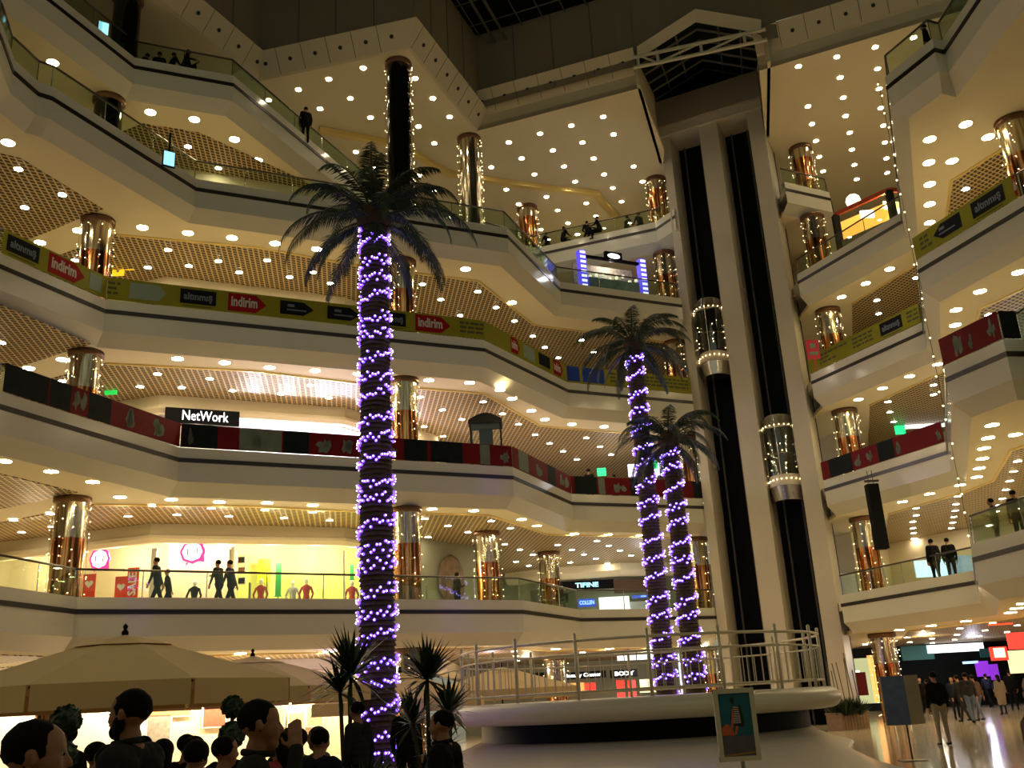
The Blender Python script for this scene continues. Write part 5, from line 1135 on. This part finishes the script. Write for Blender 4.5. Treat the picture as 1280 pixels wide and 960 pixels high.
def person(loc, rz, label, cols, pose='stand', H=1.72, group=None, long=False, bun=False, skirt=False, near=False, arms='down', lead=1, bulk=1., turn=0., beard=False, hairm=None, extra=None):
    key = (pose, H, long, bun, skirt, near, arms, lead, bulk, turn)
    if key not in ARCH:
        pr, hc, T, k = figure(pose, H, 0, skirt, bulk, turn, near, arms, lead)
        ARCH[key] = (body(pr, [M['cdark']]*4, .0085 if near else .017, 3 if near else 2), T, k)
    me, T, k = ARCH[key]; me = me.copy()
    for i, c in enumerate((cols[0], cols[1], 'skin', 'black')): me.materials[i] = M[c]
    t = thing('person', label, 'person', loc, rz, group); o = bpy.data.objects.new('body', me); C.objects.link(o); o.parent = t
    o = bpy.data.objects.new('hair', hair_mesh(T, k, long, bun, hairm, near)); C.objects.link(o); o.parent = t
    if near:
        bm = mb()
        for s in (-1, 1): ball(bm, (s*.034*k, .079*k, .008*k), .0105*k, sub=2)
        bm.transform(T); link('eyes', bm, mat('eye_white', (.30, .27, .23), .5), t, True)
        bm = mb()
        for s in (-1, 1): ball(bm, (s*.034*k, .0895*k, .008*k), .006*k, sub=1)
        bm.transform(T); link('pupils', bm, M['black'], t, True)
        bm = mb(); R1 = .16*k
        for s in (-1, 1): tube(bm, T @ Vector((s*.02*k, .07*k, -.135*k)), T @ Vector((s*.07*k, -.03*k, -.13*k)), .016*k, n=8); tube(bm, T @ Vector((s*.07*k, -.03*k, -.13*k)), T @ Vector((0, -.08*k, -.12*k)), .018*k, n=8)
        link('collar', bm, M[cols[0]], t, True)
    if beard:
        bm = mb(); ball(bm, (0, .052*k, -.078*k), .052*k, sub=3, sc=(1.05, .95, .85)); ball(bm, (0, .098*k, -.046*k), .014*k, sub=2, sc=(1.7, .6, .5))
        for s in (-1, 1): ball(bm, (s*.062*k, .018*k, -.045*k), .035*k, sub=2, sc=(.6, 1, 1.3))
        bm.transform(T); link('beard', bm, M['hair'], t, True)
    return t
def toward(a): return math.radians(a)       # 0 = facing away from the camera (+Y), 90 = facing left, -90 = facing right
# four men nearest the camera
a = ony(38, 905, 3.3); person((a.x, 3.3, 0), toward(-70), 'nearest person, dark cropped head at the far left edge, facing right', ('cdark', 'cdark'), H=1.63, near=True, bulk=1.0)
a = ony(168, 900, 5.2); person((a.x, 5.2, 0), toward(78), 'bearded person in a dark coat beside the parasol pole, facing left', ('cgrey', 'cdark'), H=1.77, near=True, beard=True, arms='front')
a = ony(318, 900, 4.9); person((a.x, 4.9, 0), toward(-72), 'person in a charcoal jacket raising a hand to the mouth, facing right', ('cgrey', 'cdark'), H=1.68, near=True, arms='face', lead=1, bun=False, bulk=1.05)
a = ony(556, 905, 7.6); person((a.x, 7.6, 0), toward(72), 'person in a black coat right of the tall palm, facing left', ('cdark', 'cdark'), H=1.58, near=True, bulk=1.05)
a = ony(1286, 900, 6.0); person((a.x+.12, 6.0, 0), toward(100), 'person in a brown coat cut off by the right edge', ('cbrown', 'cbrown'), H=1.62, near=True, bulk=1.1)
# seated and standing cafe guests (dark against the lit shops)
seats = [(205, 912, 9.0, 20, 'cgrey', 'cafe guest with round dark hair, left of the grey-clad back'), (236, 905, 9.6, -10, 'cdark', 'cafe guest in black with hair tied up high'), (241, 932, 7.8, 5, 'cpale', 'cafe guest in a pale grey top seen from behind on a chair'), (262, 926, 8.8, -60, 'cred', 'cafe guest in dark red beside the pale grey back'),
 (150, 935, 7.8, 60, 'cdark', 'cafe guest bent low between the two men on the left'), (362, 918, 10.2, 70, 'cred', 'cafe guest with reddish top just right of the raised hand'), (378, 912, 11.0, 30, 'cgrey', 'cafe guest in grey, second right of the raised hand'), (392, 920, 10.6, -20, 'cnavy', 'cafe guest in navy under the yucca leaves'), (350, 915, 12.5, -80, 'cdark', 'cafe guest in black further back behind the raised hand'),
 (104, 938, 9.4, -40, 'cgrey', 'cafe guest in charcoal low between the topiary and the parasol pole'), (292, 934, 10.8, 30, 'cdark', 'cafe guest in black beneath the brick-red wall poster'), (336, 926, 11.4, -60, 'cnavy', 'cafe guest in navy seated just behind the raised hand'),
 (410, 926, 11.8, 80, 'cbrown', 'cafe guest in brown at the foot of the left yucca'), (222, 926, 11.2, -30, 'cdark', 'cafe guest in black further back, centre of the cafe'), (186, 930, 11.8, 50, 'cbrown', 'cafe guest in brown behind the bearded person')]
for i, (px, py, y, rz, c, lb) in enumerate(seats):
    random.seed(i)
    a = ony(px, py, y); h = a.z
    person((a.x, y, 0), toward(rz), lb, (c, 'cdark'), 'sit', H=round(min(1.9, max(1.5, (h+.14)/1.30*1.75)), 1), bun=(i == 1), long=(i in (0, 5)), arms='table')
    bm = mb(); 
    for sx in (-.2, .2):
        for sy in (-.2, .2): tube(bm, (sx, sy, 0), (sx, sy, .45), .016, n=6)
    t = thing('cafe_chair', 'dark cafe chair under the %s' % ' '.join(lb.split()[1:11]).strip(' ,'), 'chair', (a.x, y-.0, 0), toward(rz))
    link('legs', bm, M['wood'], t); bm = mb(); boxab(bm, (-.23, -.23, .38), (.23, .23, .42)); link('seat', bm, M['wood'], t)
    bm = mb(); boxab(bm, (-.23, -.27, .45), (.23, -.24, .88)); boxab(bm, (-.2, -.275, .5), (.2, -.235, .84)); link('backrest', bm, M['black'], t)
for i, (px, y, lb) in enumerate(((128, 7.2, 'round cafe table between the two men on the left'), (300, 9.3, 'round cafe table behind the man with raised hand'), (378, 11.9, 'round cafe table under the second parasol'))):
    a = ony(px, 930, y); t = thing('cafe_table', lb, 'table', (a.x, y, 0))
    bm = mb(); lathe(bm, [(0, .74), (.36, .74), (.37, .72), (.36, .70), (0, .70)], 24); link('tabletop', bm, M['wood'], t); bm = mb(); tube(bm, (0, 0, .02), (0, 0, .7), .03, n=8); link('pedestal', bm, M['chrome'], t); bm = mb(); lathe(bm, [(0, .04), (.24, .02), (.24, 0)], 20); link('base', bm, M['chrome'], t)
# standing guests behind
for px, y, rz, c, H, lb in ((448, 13.2, 60, 'cgrey', 1.72, 'person in grey standing left of the palm trunk base'), (508, 16.5, -20, 'cdark', 1.75, 'person in black behind the trunk, right side'), (86, 9.8, 70, 'cdark', 1.62, 'person standing under the large parasol behind the topiary')):
    a = ony(px, 920, y); person((a.x, y, 0), toward(rz), lb, (c, 'cdark'), 'stand', H)
# corridor on the right (feet positions)
crowd = [(1182, 932, 0, 'cdark', 'cbeige', 1.80, 'stand', 'person in black jacket and beige trousers standing alone in the corridor'),
 (1208, 903, 20, 'cgrey', 'cgrey', 1.72, 'walk', 'person in grey walking left in the corridor group'), (1218, 905, -10, 'cgrey', 'cjean', 1.78, 'walk', 'tall person in grey coat, middle of the corridor group'), (1227, 902, 10, 'cbrown', 'cjean', 1.70, 'walk', 'person in brown at the right of the corridor group'),
 (1198, 900, 160, 'cnavy', 'cdark', 1.66, 'walk', 'person in navy walking towards the camera in the corridor'), (1156, 893, 170, 'cdark', 'cdark', 1.72, 'walk', 'person in black right behind the advertising panel'), (1165, 890, 30, 'cred', 'cdark', 1.62, 'stand', 'person in dark red behind the advertising panel'),
 (1240, 885, 0, 'cnavy', 'cdark', 1.75, 'walk', 'person in navy further down the corridor'), (1256, 893, 10, 'cbeige', 'cdark', 1.66, 'stand', 'person in beige top and dark skirt near the right edge'), (1270, 888, -20, 'cdark', 'cdark', 1.86, 'stand', 'tall person in black close to the right edge'),
 (1232, 875, 180, 'cred', 'cdark', 1.70, 'walk', 'person in red far down the corridor, left of the red sign'), (1247, 874, 180, 'cpale', 'cjean', 1.72, 'walk', 'person in pale grey far down the corridor under the red sign'), (1190, 878, 0, 'cdark', 'cdark', 1.72, 'stand', 'person in black far down the corridor beneath the wide sign'), (1210, 876, 20, 'cbrown', 'cdark', 1.68, 'walk', 'person in brown far down the corridor beneath the blue strip'),
 (1173, 879, 200, 'cbeige', 'cdark', 1.64, 'stand', 'person in beige far down the corridor, left side')]
for px, py, rz, c, tr, H, ps, lb in crowd:
    a = onz(px, py, 0); person((a.x, a.y, 0), toward(rz), lb, (c, tr), ps, H, skirt=('skirt' in lb), long=('skirt' in lb))
# on the galleries
def gp_(px, py, y, lv, rz, c, tr, H, ps, lb, **kw):
    a = ony(px, py, y); person((a.x, y, g(lv)), toward(rz), lb, (c, tr), ps, H, **kw)
gp_(197, 730, 31.4, 1, 90, 'cdark', 'cdark', 1.78, 'walk', 'taller person of the left pair on the first gallery, facing left')
gp_(211, 733, 32.2, 1, 100, 'cdark', 'cdark', 1.5, 'walk', 'shorter person of the left pair on the first gallery')
gp_(274, 730, 32.2, 1, 70, 'cgrey', 'cdark', 1.72, 'walk', 'person in charcoal of the right pair on the first gallery', arms='front')
gp_(289, 730, 32.9, 1, 80, 'cnavy', 'cdark', 1.80, 'walk', 'tall person in navy of the right pair on the first gallery')
gp_(571, 730, 39.0, 1, -60, 'cgrey', 'cnavy', 1.75, 'stand', 'person leaning at the rail before the painted wall, first gallery', arms='front')
gp_(521, 745, 37.9, 1, 80, 'cdark', 'cdark', 1.05, 'stand', 'small child by the rail right of the tall palm')
gp_(702, 738, 44.5, 1, 0, 'cdark', 'cdark', 1.7, 'stand', 'person in black behind the rail left of the blue box sign')
gp_(1170, 712, 36.8, 1, 10, 'cdark', 'cdark', 1.75, 'stand', 'broad person in black at the first gallery rail, right wing', bulk=1.25)
gp_(1190, 712, 36.4, 1, -30, 'cdark', 'cgrey', 1.7, 'stand', 'person in grey beside the broad one, first gallery right wing')
gp_(1248, 672, 27.6, 1, 60, 'cgrey', 'cdark', 1.55, 'stand', 'person bending over the near rail of the first gallery', arms='front')
gp_(1277, 668, 27.0, 1, 0, 'cdark', 'cdark', 1.65, 'stand', 'person in black at the right edge on the first gallery')
gp_(736, 595, 43.6, 2, -30, 'cdark', 'cdark', 1.75, 'stand', 'person in black at the second gallery rail above the speaker')
gp_(768, 600, 44.4, 2, 30, 'cnavy', 'cdark', 1.6, 'stand', 'person in navy at the second gallery rail before the screen')
gp_(1159, 52, 26.0, 4, 60, 'cdark', 'cdark', 1.6, 'stand', 'person behind the near glass rail of the fourth gallery, top right')
gp_(382, 165, 36.0, 5, 30, 'cdark', 'cdark', 1.75, 'stand', 'lone person in black at the fifth gallery rail', bulk=1.1)
for i, px in enumerate((186, 199, 214, 231)): gp_(px, 76, 31.2, 5, (60, 20, -40, -80)[i], 'cdark', 'cdark', (1.62, 1.72, 1.6, 1.68)[i], 'sit', '%s of four people seated on the fifth gallery, upper left' % ('leftmost', 'second from left', 'third from left', 'rightmost')[i], arms='table')
for i, (px, y, H) in enumerate(((684, 48.0, 1.6), (703, 47.6, 1.7), (735, 46.9, 1.6), (750, 46.7, 1.75), (784, 46.6, 1.6), (802, 46.4, 1.7))): gp_(px, 290, y, 5, (40, -60, 10, 70, -50, 30)[i], 'cdark', 'cdark', H, 'sit', '%s person seated behind the centre rail of the fifth gallery' % ('first from left', 'second from left', 'third from left', 'fourth from left', 'fifth from left', 'last')[i], arms='table')
gp_(62, 100, 26.3, 4, -60, 'cdark', 'cdark', 1.6, 'sit', 'left seated person on the fourth gallery corner at the left', arms='table')
gp_(78, 108, 26.9, 4, 60, 'cgrey', 'cdark', 1.6, 'sit', 'right seated person on the fourth gallery corner at the left', arms='table')
# ------------------------------------------------------------------ pieces that belong to one part hang under that part
SUBS = {'lettering': ('board', 'red_arrow', 'black_label', 'black_arrow'), 'small_print': ('black_label', 'black_arrow'), 'pupils': ('eyes',), 'vent_cap': ('canopy',), 'mullion': ('glass_wall',),
        'finial': ('pole',), 'heart': ('board',), 'white_face': ('pink_rim',), 'speech_tail': ('pink_rim',), 'white_stripes': ('pillar',), 'pale_face': ('board',), 'glowing_logo': ('sign_beam',), 'lining': ('shaft_back',), 'beard': ('body',)}
bpy.context.view_layer.update()
def mid(o): return sum((Vector(c) for c in o.bound_box), Vector())/8
base = lambda o: o.name.split('.')[0]
for t in [o for o in S.objects if o.type == 'EMPTY' and o.parent is None]:
    ch = list(t.children)
    for o in ch:
        if base(o) in SUBS:
            c = [q for q in ch if base(q) in SUBS[base(o)] and q.location.length < 1e-6 and o.location.length < 1e-6]
            if c:
                q = min(c, key=lambda q: (mid(q)-mid(o)).length)
                if (mid(q)-mid(o)).length < 3 and (len(c) == 1 or (mid(q)-mid(o)).length < 1.0): o.parent = q
